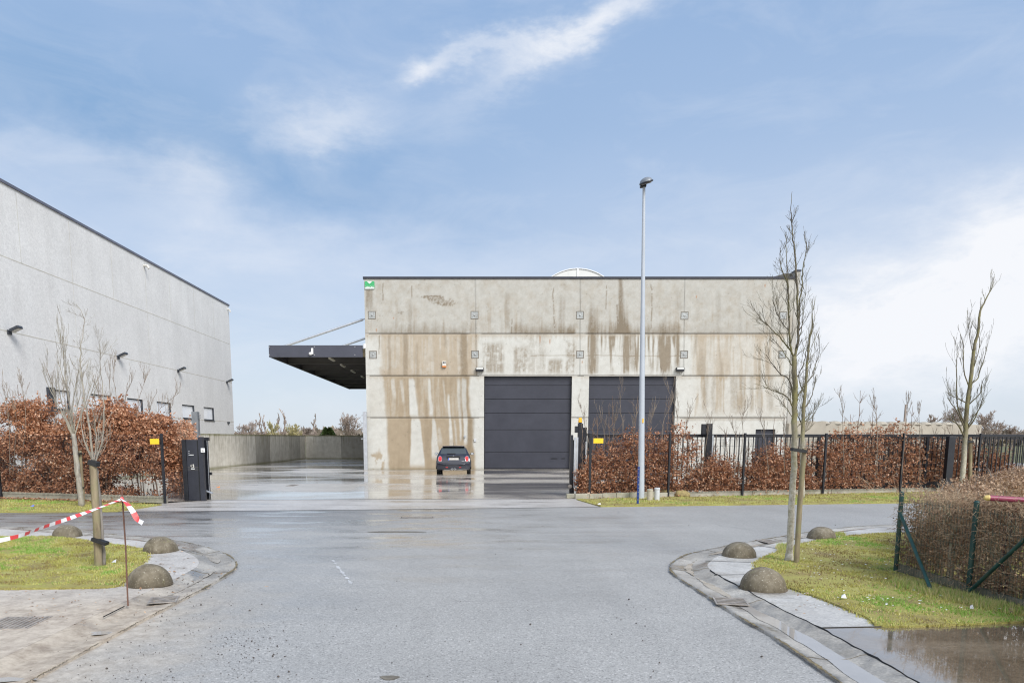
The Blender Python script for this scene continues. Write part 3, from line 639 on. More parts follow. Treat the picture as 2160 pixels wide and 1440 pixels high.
# taller fire wall at the right end
fx0=P(1661,700,YB).x+.02; fx1=P(1668.5,700,YB).x; zf=P(1672,573,YB).z
b=MB(); vs=[]
for x in (XR+.002,XR+.26):
    vs+=[(x,YB-.03,0),(x,YB+14,0),(x,YB+14,zf-1.0),(x,YB+2.4,ZT+.05),(x,YB+.5,zf),(x,YB-.03,zf)]
fs=[tuple(range(5,-1,-1)),tuple(range(6,12))]+[(i,(i+1)%6,6+(i+1)%6,6+i) for i in range(6)]
b.add(vs,fs); b.build('fire_wall',M['conc'],wh)
b=MB(); b.box(XR-.0,XR+.3,YB-.06,YB+.52,zf+.002,zf+.10); b.build('coping',M['coping'],wh)
b=MB(); x9=XR-.01; b.add([(x9-1.45,YB+.5,ZT+.1),(x9,YB+.5,ZT+.1),(x9,YB+.5,zf+.03),(x9-.3,YB+.5,zf+.03),(x9-1.45,YB+6,ZT+.1),(x9,YB+6,ZT+.1),(x9,YB+6,zf+.03),(x9-.3,YB+6,zf+.03)],[(0,1,2,3),(7,6,5,4),(0,3,7,4),(3,2,6,7)]); b.build('raised_parapet',M['roofing'],wh)
# overhead doors
def m_door():
    m,nt,bs=newmat('anthracite_door'); p=wpos(nt)
    f=noise(nt,p,1.2,4,.6); g=noise(nt,p,90,2,.5)
    col=ramp(nt,f,[(.3,(.024,.026,.038)),(.7,(.036,.038,.053))]); col=mix(nt,.6,col,ramp(nt,g,[(.35,(.75,.75,.75)),(.65,(1.2,1.2,1.2))]),'MULTIPLY')
    setv(nt,bs,'Base Color',col); bs.inputs['Roughness'].default_value=.5; setv(nt,bs,'Normal',bump(nt,g,.35,.01)); return m
M['door']=m_door()
M['seam']=simple('door_seam',(.012,.012,.016),.6,.1)
for a,c in (D1,D2):
    zs=[0.06]+[P(1100,y,YB).z for y in (953,906,871,841,812)]+[ZD]
    zs=sorted(zs); b=MB()
    for k in range(len(zs)-1): b.box(a+.03,c-.03,YB+.22,YB+.27,zs[k]+.012,zs[k+1]-.012)
    dr=b.build('overhead_door',M['door'],wh,bevel=.008)
    b=MB(); b.box(a+.01,c-.01,YB+.262,YB+.30,0,ZD-.01); b.box(a+.02,c-.02,YB+.21,YB+.28,0.0,.06); b.build('seal',M['seam'],dr)
    b=MB(); b.box(c-1.1,c-.75,YB+.19,YB+.22,.62,.66); b.build('handle',M['black'],dr); b=MB(); b.box(c-.5,c-.3,YB+.19,YB+.22,.62,.66); b.build('handle',M['black'],dr)
b=MB(); b.box(SDx[0]+.02,SDx[1]-.02,YB+.15,YB+.2,0,SDz-.02); sdo=b.build('service_door',M['door'],wh)
b=MB(); b.box(SDx[1]-.2,SDx[1]-.08,YB+.1,YB+.15,1.0,1.04); b.build('handle',M['galv'],sdo)
# lifting plates
for cx,cy in ((784.5,664.5),(1001,664.5),(1223.5,664.5),(1444,665.5),(1652,665.5),(787,748),(1002,747.5),(1223.5,747.5),(1443,747.5),(1650,747.5)):
    c=P(cx,cy,YB); b=MB(); w_=.215; t=.035
    for x0,x1,z0,z1 in ((-w_,w_,w_-t,w_),(-w_,w_,-w_,-w_+t),(-w_,-w_+t,-w_+t,w_-t),(w_-t,w_,-w_+t,w_-t)): b.box(c.x+x0,c.x+x1,YB-.012,YB+.012,c.z+z0,c.z+z1)
    fr=b.build('anchor_frame',M['seam_c'] if 'seam_c' in M else M.setdefault('seam_c',simple('recess_grime',(.16,.14,.11),.8,.3,10)),wh)
    b=MB(); b.box(c.x-w_+t,c.x+w_-t,YB-.006,YB+.004,c.z-w_+t,c.z+w_-t); b.lathe((c.x,YB-.006,c.z),[(.055,0),(.055,.02),(.03,.035)],14,axis=Vector((0,-1,0)))
    for dx in(-.12,.12):
        for dz in (-.08,.08): b.lathe((c.x+dx,YB-.006,c.z+dz),[(.016,0),(.016,.012)],8,axis=Vector((0,-1,0)))
    b.build('anchor_plate',M['plate'] if 'plate' in M else M.setdefault('plate',simple('zinc_plate',(.36,.37,.36),.5,.25,9,.3,dirt=((.2,.15,.1),.5))),fr)
# alarm siren, wall lights, hose tap, intercom
c=P(937,768,YB); b=MB(); b.box(c.x-.11,c.x+.11,YB-.12,YB,c.z-.10,c.z+.16); al=b.build('alarm_siren',M['offwhite'],wh,bevel=.015)
b=MB(); b.box(c.x-.11,c.x+.11,YB-.115,YB,c.z-.17,c.z-.102); b.build('strobe',M['orange'],al,bevel=.01)
b=MB(); b.box(c.x-.07,c.x-.01,YB-.13,YB-.12,c.z+.04,c.z+.12); b.box(c.x+.02,c.x+.08,YB-.13,YB-.12,c.z+.04,c.z+.12); b.build('grille',M['black'],al)
for cx,cy in ((1012,779),(1433.5,779)):
    c=P(cx,cy,YB); b=MB(); b.box(c.x-.22,c.x+.22,YB-.20,YB-.02,c.z-.11,c.z+.10); b.box(c.x-.05,c.x+.05,YB-.02,YB,c.z-.05,c.z+.05); fl=b.build('flood_light',M['black'],wh,bevel=.015)
    b=MB(); b.add([(c.x-.19,YB-.206,c.z+.0),(c.x+.19,YB-.206,c.z+.0),(c.x+.19,YB-.206,c.z+.08),(c.x-.19,YB-.206,c.z+.08)],[(0,1,2,3)]); b.build('lens',M['leadlight'],fl)
    b=MB(); b.tube([Vector((c.x+.02,YB-.06,c.z-.12)),Vector((c.x+.04,YB-.07,c.z-.2)),Vector((c.x+.02,YB-.04,c.z-.24))],.02,6); b.build('sensor',M['offwhite'],fl)
c=P(1002,928,YB); b=MB(); b.box(c.x-.06,c.x+.06,YB-.06,YB,c.z-.09,c.z+.07); b.build('intercom',M['pvcgrey'],wh,bevel=.015)
c=P(981,920,YB); b=MB(); b.lathe((c.x,YB-.05,c.z),[(.05,0),(.06,.02),(.05,.05)],10,axis=Vector((0,-1,0))); b.tube([Vector((c.x,YB,c.z)),Vector((c.x,YB-.1,c.z)),Vector((c.x,YB-.12,c.z-.07))],.02,6); b.build('tap',M['galv'],wh)
# company sign
c0=P(769.5,593.5,YB); c1_=P(790,609.5,YB); b=MB(); b.box(c0.x,c1_.x,YB-.05,YB,c1_.z,c0.z); sg=b.build('company_sign',M['green_sign'],wh)
wS,hS=c1_.x-c0.x,c0.z-c1_.z
b=MB(); b.add([(c0.x+wS*.24,YB-.054,c0.z-.01),(c0.x+wS*.50,YB-.054,c0.z-hS*.34),(c0.x+wS*.77,YB-.054,c0.z-.01)],[(0,1,2)]); b.build('triangle_mark',M['white'],sg)
b=MB(); b.box(c0.x+.005,c1_.x-.005,YB-.054,YB-.0505,c1_.z+.0,c1_.z+hS*.145); b.build('lower_band',M['white'],sg)
def text(s,size,pos,mat,parent,name='lettering',rot=(PI/2,0,0),width=None):
    cu=bpy.data.curves.new('t','FONT'); cu.body=s; cu.size=size; cu.align_x='CENTER'; cu.align_y='CENTER'; cu.extrude=.002; cu.offset=size*.02
    o=bpy.data.objects.new('t',cu); COL.objects.link(o); bpy.context.view_layer.update()
    me=bpy.data.meshes.new_from_object(o); bpy.data.objects.remove(o)
    me.name=name; me.materials.clear(); me.materials.append(mat)
    og=Vector(ORG[parent.name]); mt=Matrix.Translation(Vector(pos)-og)@Matrix.Rotation(rot[2],4,'Z')@Matrix.Rotation(rot[0],4,'X')
    me.transform(mt)
    if width:
        xs=[v.co.x for v in me.vertices]; sx=width/(max(xs)-min(xs)); cxm=(max(xs)+min(xs))/2
        for v in me.vertices: v.co.x=cxm+(v.co.x-cxm)*sx
    return link(name,me,parent,og)
text('VALCKE',hS*.26,((c0.x+c1_.x)/2,YB-.056,c1_.z+hS*.24),M['white'],sg,width=wS*.86)
# barrel skylight
M['skylight']=simple('opal_skylight',(.66,.66,.63),.4,.06,2)
yk=YB+4.0; ca=P(1158,588,yk); cb=P(1279,588,yk); ct=P(1218,566.5,yk); xm=(ca.x+cb.x)/2; hw=(cb.x-ca.x)/2; hh=ct.z-ca.z; Rr=(hw*hw+hh*hh)/(2*hh); zc=ct.z-Rr
am=math.asin(min(1,(hw+.25)/Rr)); b=MB(); vs=[];N=28
for y in (yk,yk+16):
    for i in range(N+1): a=-am+2*am*i/N; vs.append((xm+Rr*math.sin(a),y,zc+Rr*math.cos(a)))
fs=[(i,i+1,N+2+i,N+1+i) for i in range(N)]+[tuple(range(N,-1,-1)),tuple(range(N+1,2*N+2))]
b.add(vs,fs); sk=b.build('skylight',M['skylight'],wh)
b=MB(); b.box(xm-.045,xm+.045,yk-.05,yk-.002,zc+Rr*math.cos(am),ct.z+.03); 
b.tube([Vector((xm+Rr*math.sin(a),yk-.02,zc+Rr*math.cos(a))) for a in np.linspace(-am,am,30)],.035,6); b.build('glazing_bar',M['white'],sk)
b=MB(); b.box(xm-hw-.3,xm+hw+.3,yk-.1,yk+16.1,ZT-.45,zc+Rr*math.cos(am)-.002); b.build('curb',M['conc'],sk)
# corner rain pipe / steel column with brackets
px0=P(769.5,930,YB-.1)
b=MB(); b.box(P(766.5,920,YB-.25).x,P(774,920,YB-.25).x,YB-.3,YB-.1,0,P(770,868,YB-.2).z); sc=b.build('steel_post',M['galv'],origin=(px0.x,YB-.2,0),bevel=.01)
tag(sc,'pale galvanised steel post standing against the left corner of the concrete warehouse','steel post')
for yy in (876,892,925):
    q=P(766,yy,YB-.2); b=MB(); b.box(q.x-.12,q.x,YB-.24,YB-.18,q.z-.025,q.z+.025); b.build('bracket',M['galv'],sc)
# canopy
cn=None
zt=P(700,728,YB).z; zb=P(700,753,YB).z; xl0=P(567,740,YB).x; hh=zt-zb
YE=YB+26.5
xr0=XL
b=MB(); b.box(xl0,xr0-.16,YB+.0,YB+.10,zb,zt); cn=b.build('canopy',M['canopy'],wh); cn['label']='dark steel canopy hung from tie rods'
b=MB(); b.box(xl0,xl0+.10,YB+.102,YE,zb,zt); b.build('side_fascia',M['canopy'],cn)
b=MB(); b.box(xl0+.1,xr0-.01,YB+.102,YE,zt-.22,zt-.16)
for k in range(int((YE-YB)/.4)): b.box(xl0+.1,xr0-.01,YB+.2+k*.4,YB+.32+k*.4,zt-.26,zt-.2195)
b.build('deck',M['canopy_deck'],cn)
for i,d in enumerate(np.linspace(0,YE-YB,8)[1:]):
    y=YB+d; b=MB(); b.box(xl0+.102,xr0-.02,y-.10,y+.10,zb+.02,zb+.05); b.box(xl0+.102,xr0-.02,y-.015,y+.015,zb+.05,zt-.262); b.box(xl0+.102,xr0-.02,y-.10,y+.10,zt-.29,zt-.262); b.build('beam',M['canopy_in'],cn)
for i,(x_,y_) in enumerate(((P(693,757,YB+2).x,YB+2.3),(0,YB+6),(0,YB+10),(0,YB+14.5))):
    xx=xl0+3.1; b=MB(); b.obox((xx,y_,zb+.12),.13,1.5,.09); b.build('strip_light',M['leadlight'],cn)
for px_,py_ in ((568,731),(663,731),(748.7,731),(568,748),(663.5,748),(748.7,748)):
    q=P(px_,py_,YB); b=MB(); b.lathe((q.x,YB,q.z),[(.018,0),(.018,.01)],8,axis=Vector((0,-1,0))); b.build('rivet',M['white'],cn)
q=P(657,745,YB); b=MB(); b.lathe((q.x-.04,YB-.08,q.z-.03),[(.02,-.09),(.08,-.06),(.1,0),(.08,.06),(.02,.09)],14); b.box(q.x-.0,q.x+.11,YB-.06,YB-.002,q.z-.05,q.z+.28); b.build('sensor',M['white'],cn)
for i,d in enumerate((.8,6.7,12.6,18.5,24.4)):
    y=YB+d; zr=P(765,666,YB).z; b=MB(); p0=Vector((xl0+.6,y,zt+.02)); p1=Vector((XL-.02,y,zr))
    b.tube([p0,p1-(p1-p0).normalized()*.22],.07,10); b.tube([p1-(p1-p0).normalized()*.23,p1],.035,8); b.build('tie_rod',M['galv'],cn)
b=MB(); q=P(769,730,YB); b.lathe((q.x,YB-.05,q.z),[(.07,-.12),(.08,0),(.07,.12)],12); b.build('pipe_cap',M['white'],cn)
# ================================================================ LEFT WAREHOUSE
XW=-16.5; YN=22.6
yc=PX(494,912,XW).y; zTop=PX(483.5,646,XW).z
def m_agg():
    m,nt,bs=newmat('exposed_aggregate'); p=wpos(nt)
    v=noise(nt,p,17,4,.85); f=noise(nt,p,.5,5,.6); st=noise(nt,mapping(nt,p,(1,.8,.08)),1.5,4,.6); v2=noise(nt,p,9,3,.7)
    col=ramp(nt,v,[(.30,(.60,.59,.57)),(.5,(.71,.70,.68)),(.7,(.82,.81,.79))])
    col=mix(nt,.5,col,ramp(nt,v2,[(.35,(.90,.90,.90)),(.65,(1.08,1.08,1.08))]),'MULTIPLY')
    col=mix(nt,1.0,col,ramp(nt,f,[(.3,(.90,.90,.90)),(.7,(1.02,1.02,1.02))]),'MULTIPLY')
    col=mix(nt,.6,col,ramp(nt,st,[(.3,(.88,.87,.86)),(.7,(1.03,1.03,1.03))]),'MULTIPLY')
    setv(nt,bs,'Base Color',col); bs.inputs['Roughness'].default_value=.85; setv(nt,bs,'Normal',bump(nt,v,.15,.01)); return m
M['agg']=m_agg()
lw=thing('warehouse',(XW,(YN+yc)/2,0),'tall light grey pebble-faced warehouse side wall with a row of small windows','warehouse')
wins=[(103,149),(193,233),(270,302),(332,361),(385,410),(430,451)]
ybots=[]
zjs=[PX(487,727,XW).z,PX(487,807,XW).z,PX(453,887,XW).z]
W=[]
for a,c_ in wins: W.append((PX(a,870,XW).y,PX(c_,870,XW).y))
zw1=PX(440,859,XW).z; zw0=PX(440,885.5,XW).z
ycuts=sorted([YN,yc]+[y for w_ in W for y in w_]); zc_=[0,zw0,zw1,zTop]
b=MB()
for i in range(len(ycuts)-1):
    y0,y1=ycuts[i],ycuts[i+1]; isw=any(abs(y0-w_[0])<1e-6 for w_ in W)
    for k in range(3):
        if isw and k==1: continue
        b.add([(XW,y0,zc_[k]),(XW,y1,zc_[k]),(XW,y1,zc_[k+1]),(XW,y0,zc_[k+1])],[(0,1,2,3)])
for y0,y1 in W:
    b.add([(XW,y0,zw0),(XW,y1,zw0),(XW,y1,zw1),(XW,y0,zw1),(XW-.3,y0,zw0),(XW-.3,y1,zw0),(XW-.3,y1,zw1),(XW-.3,y0,zw1)],[(0,4,5,1),(1,5,6,2),(2,6,7,3),(3,7,4,0)])
b.box(XW-20,XW-.002,yc-.3,yc,0,zTop-.002); b.box(XW-20,XW-.35,YN,YN+.3,0,zTop-.002)
b.build('wall',M['agg'],lw)
b=MB()
for z in zjs: b.box(XW-.01,XW+.004,YN,yc-.01,z-.014,z+.014)
jy=[PX(x,600,XW).y for x in (154,307,357,407,447)]; jy=[jy[0]-(jy[1]-jy[0])/2,jy[0],(jy[0]+jy[1])/2]+jy[1:]
for y in jy: b.box(XW-.01,XW+.003,y-.008,y+.008,zjs[0]+.015,zTop-.1)
for y in jy[1:4:2]: b.box(XW-.01,XW+.003,y-.006,y+.006,zjs[1]+.015,zjs[0]-.015)
b.build('panel_joints',M['edging2'] if 'edging2' in M else M.setdefault('edging2',simple('joint_seal',(.50,.47,.40),.8,.2,4)),lw)
b=MB(); b.box(XW-.35,XW+.05,YN,yc+.05,zTop+.0,zTop+.10); b.box(XW-20,XW-.35,yc-.35,yc+.05,zTop,zTop+.10); b.build('coping',M['coping2'] if 'coping2' in M else M.setdefault('coping2',simple('grey_coping',(.10,.105,.14),.45,.2,2)),lw)
b=MB(); b.box(XW-20,XW-.35,YN,yc-.35,zTop-.3,zTop-.2); b.build('roof',M['roofing'],lw)
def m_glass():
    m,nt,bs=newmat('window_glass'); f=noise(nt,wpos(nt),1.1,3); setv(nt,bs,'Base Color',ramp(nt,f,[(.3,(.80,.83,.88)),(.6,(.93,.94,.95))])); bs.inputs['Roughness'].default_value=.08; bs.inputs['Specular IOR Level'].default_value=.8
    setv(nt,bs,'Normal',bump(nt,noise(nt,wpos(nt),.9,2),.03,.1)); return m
M['wglass']=m_glass()  # pale base colour stands in for bright sky mirrored in the panes
M['frame']=simple('dark_frame',(.04,.045,.055),.4,.2,5)
for i,(y0,y1) in enumerate(W):
    b=MB(); t=.05
    b.box(XW-.11,XW-.07,y0,y1,zw1-t,zw1); b.box(XW-.11,XW-.07,y0,y1,zw0,zw0+t); b.box(XW-.11,XW-.07,y0,y0+t,zw0+t,zw1-t); b.box(XW-.11,XW-.07,y1-t,y1,zw0+t,zw1-t)
    b.box(XW-.09,XW+.01,y1-.04,y1,zw0,zw1)
    wi=b.build('window',M['frame'],lw)
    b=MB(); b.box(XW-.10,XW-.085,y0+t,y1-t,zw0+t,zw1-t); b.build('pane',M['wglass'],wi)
    b=MB(); b.box(XW-.14,XW+.06,y0-.03,y1+.03,zw0-.04,zw0+.0); b.build('sill',M['frame'],wi)
y0=W[0][0]; b=MB(); b.box(XW,XW+.09,y0-.05,y0+.42,zw0-.1,zw1+.05); b.build('shutter_box',M['frame'],lw)
for cx,cy in ((20,694),(250,750),(377,779.5),(480,804.5)):
    q=PX(cx-8*(495-0)/(495-0)*0-2,cy,XW); z=zjs[1]+.03; y=q.y
    b=MB(); b.box(XW,XW+.05,y-.12,y+.12,z-.14,z+.02); b.tube([Vector((XW+.03,y,z-.04)),Vector((XW+.18,y,z+.02))],.035,6)
    m_=Matrix.Rotation(R(-24),3,'Y'); b.obox((XW+.27,y,z+.06),.34,.30,.10,rot=m_); fl=b.build('flood_light',M['frame'],lw,bevel=.02)
    b=MB(); b.obox(Vector((XW+.27,y,z+.06))+m_@Vector((0,0,-.056)),.26,.22,.01,rot=m_); b.build('lens',M['offwhite'],fl)
q=PX(303,560,XW); b=MB(); b.tube([q,q+Vector((.2,0,-.02)),q+Vector((.26,0,-.14))],.06,8); b.build('spout',M['offwhite'],lw)
q=PX(483,654,XW); b=MB(); b.tube([q+Vector((0,-.3,0)),q+Vector((.15,-.3,-.02)),q+Vector((.18,-.3,-.18))],.05,8); b.build('spout',M['offwhite'],lw)
q=PX(481,891,XW); b=MB(); b.box(XW,XW+.08,q.y-.15,q.y+.15,q.z-.06,q.z+.06); b.build('vent',M['frame'],lw)
# grey steel post in front of it
q=P(413,900,37); b=MB(); b.box(P(406.5,900,37).x,P(419,900,37).x,36.9,37.2,0,P(413,868,37).z); sp2=b.build('steel_post',M['galv2'] if 'galv2' in M else M.setdefault('galv2',simple('grey_steel',(.22,.235,.25),.5,.15,3,.3)),origin=(q.x,37,0),bevel=.01)
tag(sp2,'dark grey steel post with two short arms rising behind the left beech hedge','steel post')
for yy in (876,880.5):
    a=P(419,yy,37); b=MB(); b.box(a.x,a.x+.10,36.98,37.04,a.z-.02,a.z+.02); b.build('bracket',sp2.data.materials[0],sp2)
# ================================================================ YARD WALLS
def m_wall(name,seed,c1,c2,green=.5):
    m,nt,bs=newmat(name); p=wpos(nt); r=attr(nt,'rnd')
    base=ramp(nt,r,[(0,tuple(x*.60 for x in c1)),(.35,tuple(x*.85 for x in c1)),(.6,c1),(1,c2)])
    f=noise(nt,p,2.2,6,.65); base=mix(nt,1,base,ramp(nt,f,[(.25,(.72,.70,.66)),(.75,(1.12,1.12,1.12))]),'MULTIPLY')
    sp=nt.nodes.new('ShaderNodeSeparateXYZ'); nt.links.new(p,sp.inputs[0]); z=sp.outputs[2]
    st=noise(nt,mapping(nt,p,(1,1,.09)),6,5,.7); top=mth(nt,'MULTIPLY_ADD',z,.9,-.75,clamp=True)
    d=mth(nt,'MULTIPLY',mth(nt,'MULTIPLY_ADD',st,5,-2.4,clamp=True),mth(nt,'MULTIPLY_ADD',top,.8,.2))
    base=mix(nt,mth(nt,'MULTIPLY',d,.75),base,(.14,.115,.075))
    gg=mth(nt,'MULTIPLY',mth(nt,'MULTIPLY_ADD',noise(nt,mapping(nt,p,(1,1,.15)),2.6,4),4,-2.1,clamp=True),green)
    edge=mth(nt,'MULTIPLY_ADD',z,9,-17.0,clamp=True); low=mth(nt,'MULTIPLY_ADD',z,-7,1.2,clamp=True)
    gg=mth(nt,'ADD',mth(nt,'MULTIPLY',gg,top),mth(nt,'MULTIPLY',mth(nt,'MAXIMUM',edge,low),.7),clamp=True)
    base=mix(nt,gg,base,(.13,.125,.035))
    setv(nt,bs,'Base Color',base); bs.inputs['Roughness'].default_value=.85; setv(nt,bs,'Normal',bump(nt,f,.35,.02)); return m
M['ywall']=m_wall('yard_wall_concrete',1,(.60,.575,.51),(.72,.70,.64),.45)
def panelwall(name,p0,p1,h,wd,label,mat,vals=None,gap=.012,th=.2):
    d=(p1-p0); L=d.length; d.normalize(); nn=Vector((-d.y,d.x,0)); k=int(L/wd)+1; b=MB()
    for i in range(k):
        a=p0+d*(i*wd+gap); c=p0+d*min(L,(i+1)*wd-gap); hh=h+random.uniform(-.004,.004); off=nn*random.uniform(-.006,.006)
        vs=[a+off,c+off,c+off+nn*th,a+off+nn*th]; v3=[(v.x,v.y,0) for v in vs]+[(v.x,v.y,hh) for v in vs]
        b.add(v3,[(0,1,5,4),(1,2,6,5),(2,3,7,6),(3,0,4,7),(4,5,6,7)],rnd=(vals[i%len(vals)] if vals else random.random()))
    a=p0+nn*.04; c=p1+nn*.04; 
    b.add([(a.x,a.y,0),(c.x,c.y,0),(c.x,c.y,h-.02),(a.x,a.y,h-.02)],[(0,1,2,3)],rnd=0)
    mid=(p0+p1)/2; o=b.build(name,mat,origin=(mid.x,mid.y,0)); return tag(o,label,'wall')
hW=P(560,916,CW0.y+8).z
panelwall('concrete_wall',CWn,CW1,hW,1.55,'long grey upright-slab concrete wall running back along the left side of the yard',M['ywall'],[.7,.55,.9,.6,.8,.95,.5,.7,.9,.6,.75,.85,.7,.9,.1,.0,.8,.7,.65,.3,.2,.6,.7,.75])
panelwall('concrete_wall',CW1+Vector((.02,0,0)),Vector((6,CW1.y,0)),hW,3.1,'moss-streaked concrete wall closing off the back of the yard beside the warehouse',M['ywall'],[.55,.05,.45,.35,.5])
M['rwall']=simple('beige_wall',(.36,.325,.265),.9,.14,1.0,bumps=.4,bscale=20,dirt=((.2,.17,.12),.6))
YR=41.0; a=P(1660,900,YR); c=P(2067,900,YR+4.5); zR=P(1700,892.5,YR).z
b=MB(); dd=Vector((c.x-a.x,4.5,0)); Lr=dd.length; dd.normalize(); ang=math.atan2(dd.y,dd.x)
for i in range(6):
    s0=i*Lr/6+.015; s1=(i+1)*Lr/6-.015; m0=Vector((a.x,YR,0))+dd*(s0+s1)/2; b.obox((m0.x,m0.y,zR/2),s1-s0,.25,zR,ang)
rw=b.build('concrete_wall',M['rwall'],origin=(a.x+Lr/2,YR+2,0)); tag(rw,'beige concrete panel wall with a scalloped top edge, right of the warehouse behind the gate','wall')
b=MB()
for i in range(15):
    s0=Lr*(.06+.058*i); m0=Vector((a.x,YR,0))+dd*s0; b.lathe((m0.x,m0.y+.2,zR-.02),[(.42,0),(.36,.08),(.26,.15),(.06,.18)],10)
b.build('corrugated_edge',M['rwall'],rw)
b=MB(); m0=Vector((a.x-.02,YR,0)); b.obox((m0.x+1.2,YR+.3,(zR+.08)/2),2.2,.3,zR+.1,0); b.build('end_panel',M['rwall'],rw)
# ================================================================ HEDGES
def interp(pts,x): 
    return float(np.interp(x,[p[0] for p in pts],[p[1] for p in pts]))
LEAFQ=[]
def leafcloud(name,centers,dirs,size,parent,mat,rn,flat=.0,cup=.25):
    m=len(centers); C=np.asarray(centers); D=np.asarray(dirs); D=D/np.linalg.norm(D,axis=1,keepdims=True)
    r=rng.normal(size=(m,3)); r[:,2]+=flat; S=np.cross(D,r); S/=np.linalg.norm(S,axis=1,keepdims=True)+1e-9; N=np.cross(D,S)
    L=np.asarray(size)[:,None]; W=L*rng.uniform(.26,.42,(m,1)); cu=L*rng.uniform(-cup,cup,(m,1))
    V=np.empty((m,4,3)); V[:,0]=C; V[:,1]=C+D*L*.5+S*W+N*cu; V[:,2]=C+D*L; V[:,3]=C+D*L*.5-S*W+N*cu*.6
    return npmesh(name,V.reshape(-1,3),np.arange(m*4).reshape(m,4),rn,mat,parent)
def hedge(name,label,path,thick,topf,density,ntw,leaves,lsize,mat,stem_every=.28,bare=1.0,zmin=.05,seed=1,twr=.004,shade=.55,barefn=None,group=None,upz=0,stemmat=None,stemk=1.0,cat='hedge'):
    rs=np.random.default_rng(seed); random.seed(seed)
    path=[Vector(p) for p in path]; seg=[(b-a).length for a,b in zip(path[:-1],path[1:])]; L=sum(seg); cum=[0]
    for s in seg: cum.append(cum[-1]+s)
    def at(s):
        s=max(0,min(L-1e-6,s)); i=max(k for k in range(len(seg)) if cum[k]<=s); d=(path[i+1]-path[i]).normalized(); return path[i]+d*(s-cum[i]),Vector((-d.y,d.x,0))
    mid=(path[0]+path[-1])/2
    h=thing(name,(mid.x,mid.y,0),label,cat,group)
    nz=VN(seed+40); C=[];D=[];SZ=[];RN=[]; stems=MB(); tw=MB(); k=0; tries=0
    while k<ntw and tries<ntw*12:
        tries+=1
        s=random.uniform(0,L); p,nn=at(s); X=p.x; H=topf(X,p); z=random.uniform(zmin,H)
        u=random.uniform(-1,1)*thick/2*(1-.35*(z/H)**2); pos=p+nn*u+Vector((0,0,z))
        dens=density(z/H,s)*ss(np.float64(nz.fbm(np.float64(s*1.5+3),np.float64(z*1.9+5),4)),*((.27,.43) if seed==5 else (.36,.52)))*1.25
        if z>H*.75: dens*=1-.8*((z/H-.75)/.25)**1.5*ss(np.float64(nz.at(np.float64(s*3.),np.float64(9.))),.2,.9)
        if random.random()>dens: continue
        k+=1
        d=Vector((random.gauss(0,.6),random.gauss(0,.6)-.25,random.gauss(.25+upz,.45))).normalized(); l=random.uniform(.10,.30)*max(.6,lsize/.06)
        if k%4==0: stems.tube([pos,pos+d*l*.5+Vector((0,0,-.01)),pos+d*l],[twr,twr*.8,twr*.4],3,False)
        n=random.randint(*leaves); br=.45+.35*random.random()
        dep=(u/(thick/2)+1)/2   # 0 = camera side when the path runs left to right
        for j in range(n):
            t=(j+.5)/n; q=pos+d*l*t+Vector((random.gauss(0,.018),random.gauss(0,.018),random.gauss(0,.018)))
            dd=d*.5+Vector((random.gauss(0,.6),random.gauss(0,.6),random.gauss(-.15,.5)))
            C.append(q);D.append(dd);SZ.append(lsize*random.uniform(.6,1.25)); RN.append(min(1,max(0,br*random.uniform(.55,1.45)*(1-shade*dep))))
    leafcloud('foliage',np.array([tuple(c) for c in C]),np.array([tuple(c) for c in D]),SZ,h,mat,np.array(RN))
    s=.1
    while s<L:
        p,nn=at(s); H=topf(p.x,p); ex=(barefn(p.x) if barefn else bare*random.uniform(.0,.55)); top=H*random.uniform(.8,1.0)+ex
        p=p+nn*random.uniform(-.25,.25)*thick; pts=[];n=9; lx,ly=random.gauss(0,.10),random.gauss(0,.05)
        for i in range(n): t=i/(n-1); pts.append(p+Vector((lx*t+random.gauss(0,.015),ly*t+random.gauss(0,.015),top*t)))
        r0=random.uniform(.012,.022)*stemk; stems.tube(pts,[r0*(1-.8*i/(n-1))+.002 for i in range(n)],5,False)
        for q in range(int(4+top*4)):
            t=random.uniform(.25,.97); i=int(t*(n-1)); o=pts[i]; l=random.uniform(.25,.7)*(1-t*.5); a=random.uniform(0,2*PI)
            d=Vector((math.cos(a)*.55,math.sin(a)*.35,random.uniform(.5,1))).normalized(); mid_=o+d*l*.5+Vector((random.gauss(0,.02),0,random.gauss(.02,.02)))
            stems.tube([o,mid_,o+d*l+Vector((0,0,l*.15))],[.006*stemk,.0045*stemk,.0022],4,False)
            for e in range(random.randint(0,3)):
                f=random.uniform(.3,.9); oo=o+d*l*f; a2=a+random.choice((-1,1))*random.uniform(.4,1.1); d2=Vector((math.cos(a2)*.6,math.sin(a2)*.4,random.uniform(.4,1))).normalized(); stems.tube([oo,oo+d2*l*.4],[.0035,.0018],3,False)
        s+=stem_every*random.uniform(.6,1.4)
    stems.build('stems',stemmat or M['twig'],h); return h
# right beech hedge between mesh fence and sliding gate
fR0=Vector((*G(1243,1051),0)); fR1=Vector((*G(1735,1042),0)); fd=(fR1-fR0).normalized(); fn=Vector((-fd.y,fd.x,0))
def fencept(s): return fR0+fd*s
def topR(X,p):
    px,_=proj(X,p.y,1.0)
    pts=[(1190,1020),(1215,1000),(1232,970),(1250,948),(1270,938),(1300,918),(1322,900),(1345,906),(1380,912),(1400,902),(1432,890),(1446,898),(1456,925),(1490,950),(1530,968),(1560,962),(1600,952),(1622,934),(1650,945),(1700,945),(1735,930),(1750,905),(1772,903),(1790,892),(1804,880),(1822,905),(1850,900),(1885,885),(1905,892),(1915,918),(1960,925),(2030,928),(2060,925),(2090,950),(2170,962),(2400,960)]
    return max(.3,P(px,interp(pts,px),p.y).z)
def densR(f,s):
    return .25+.95*(1-ss(np.float64(f),.35,.98))
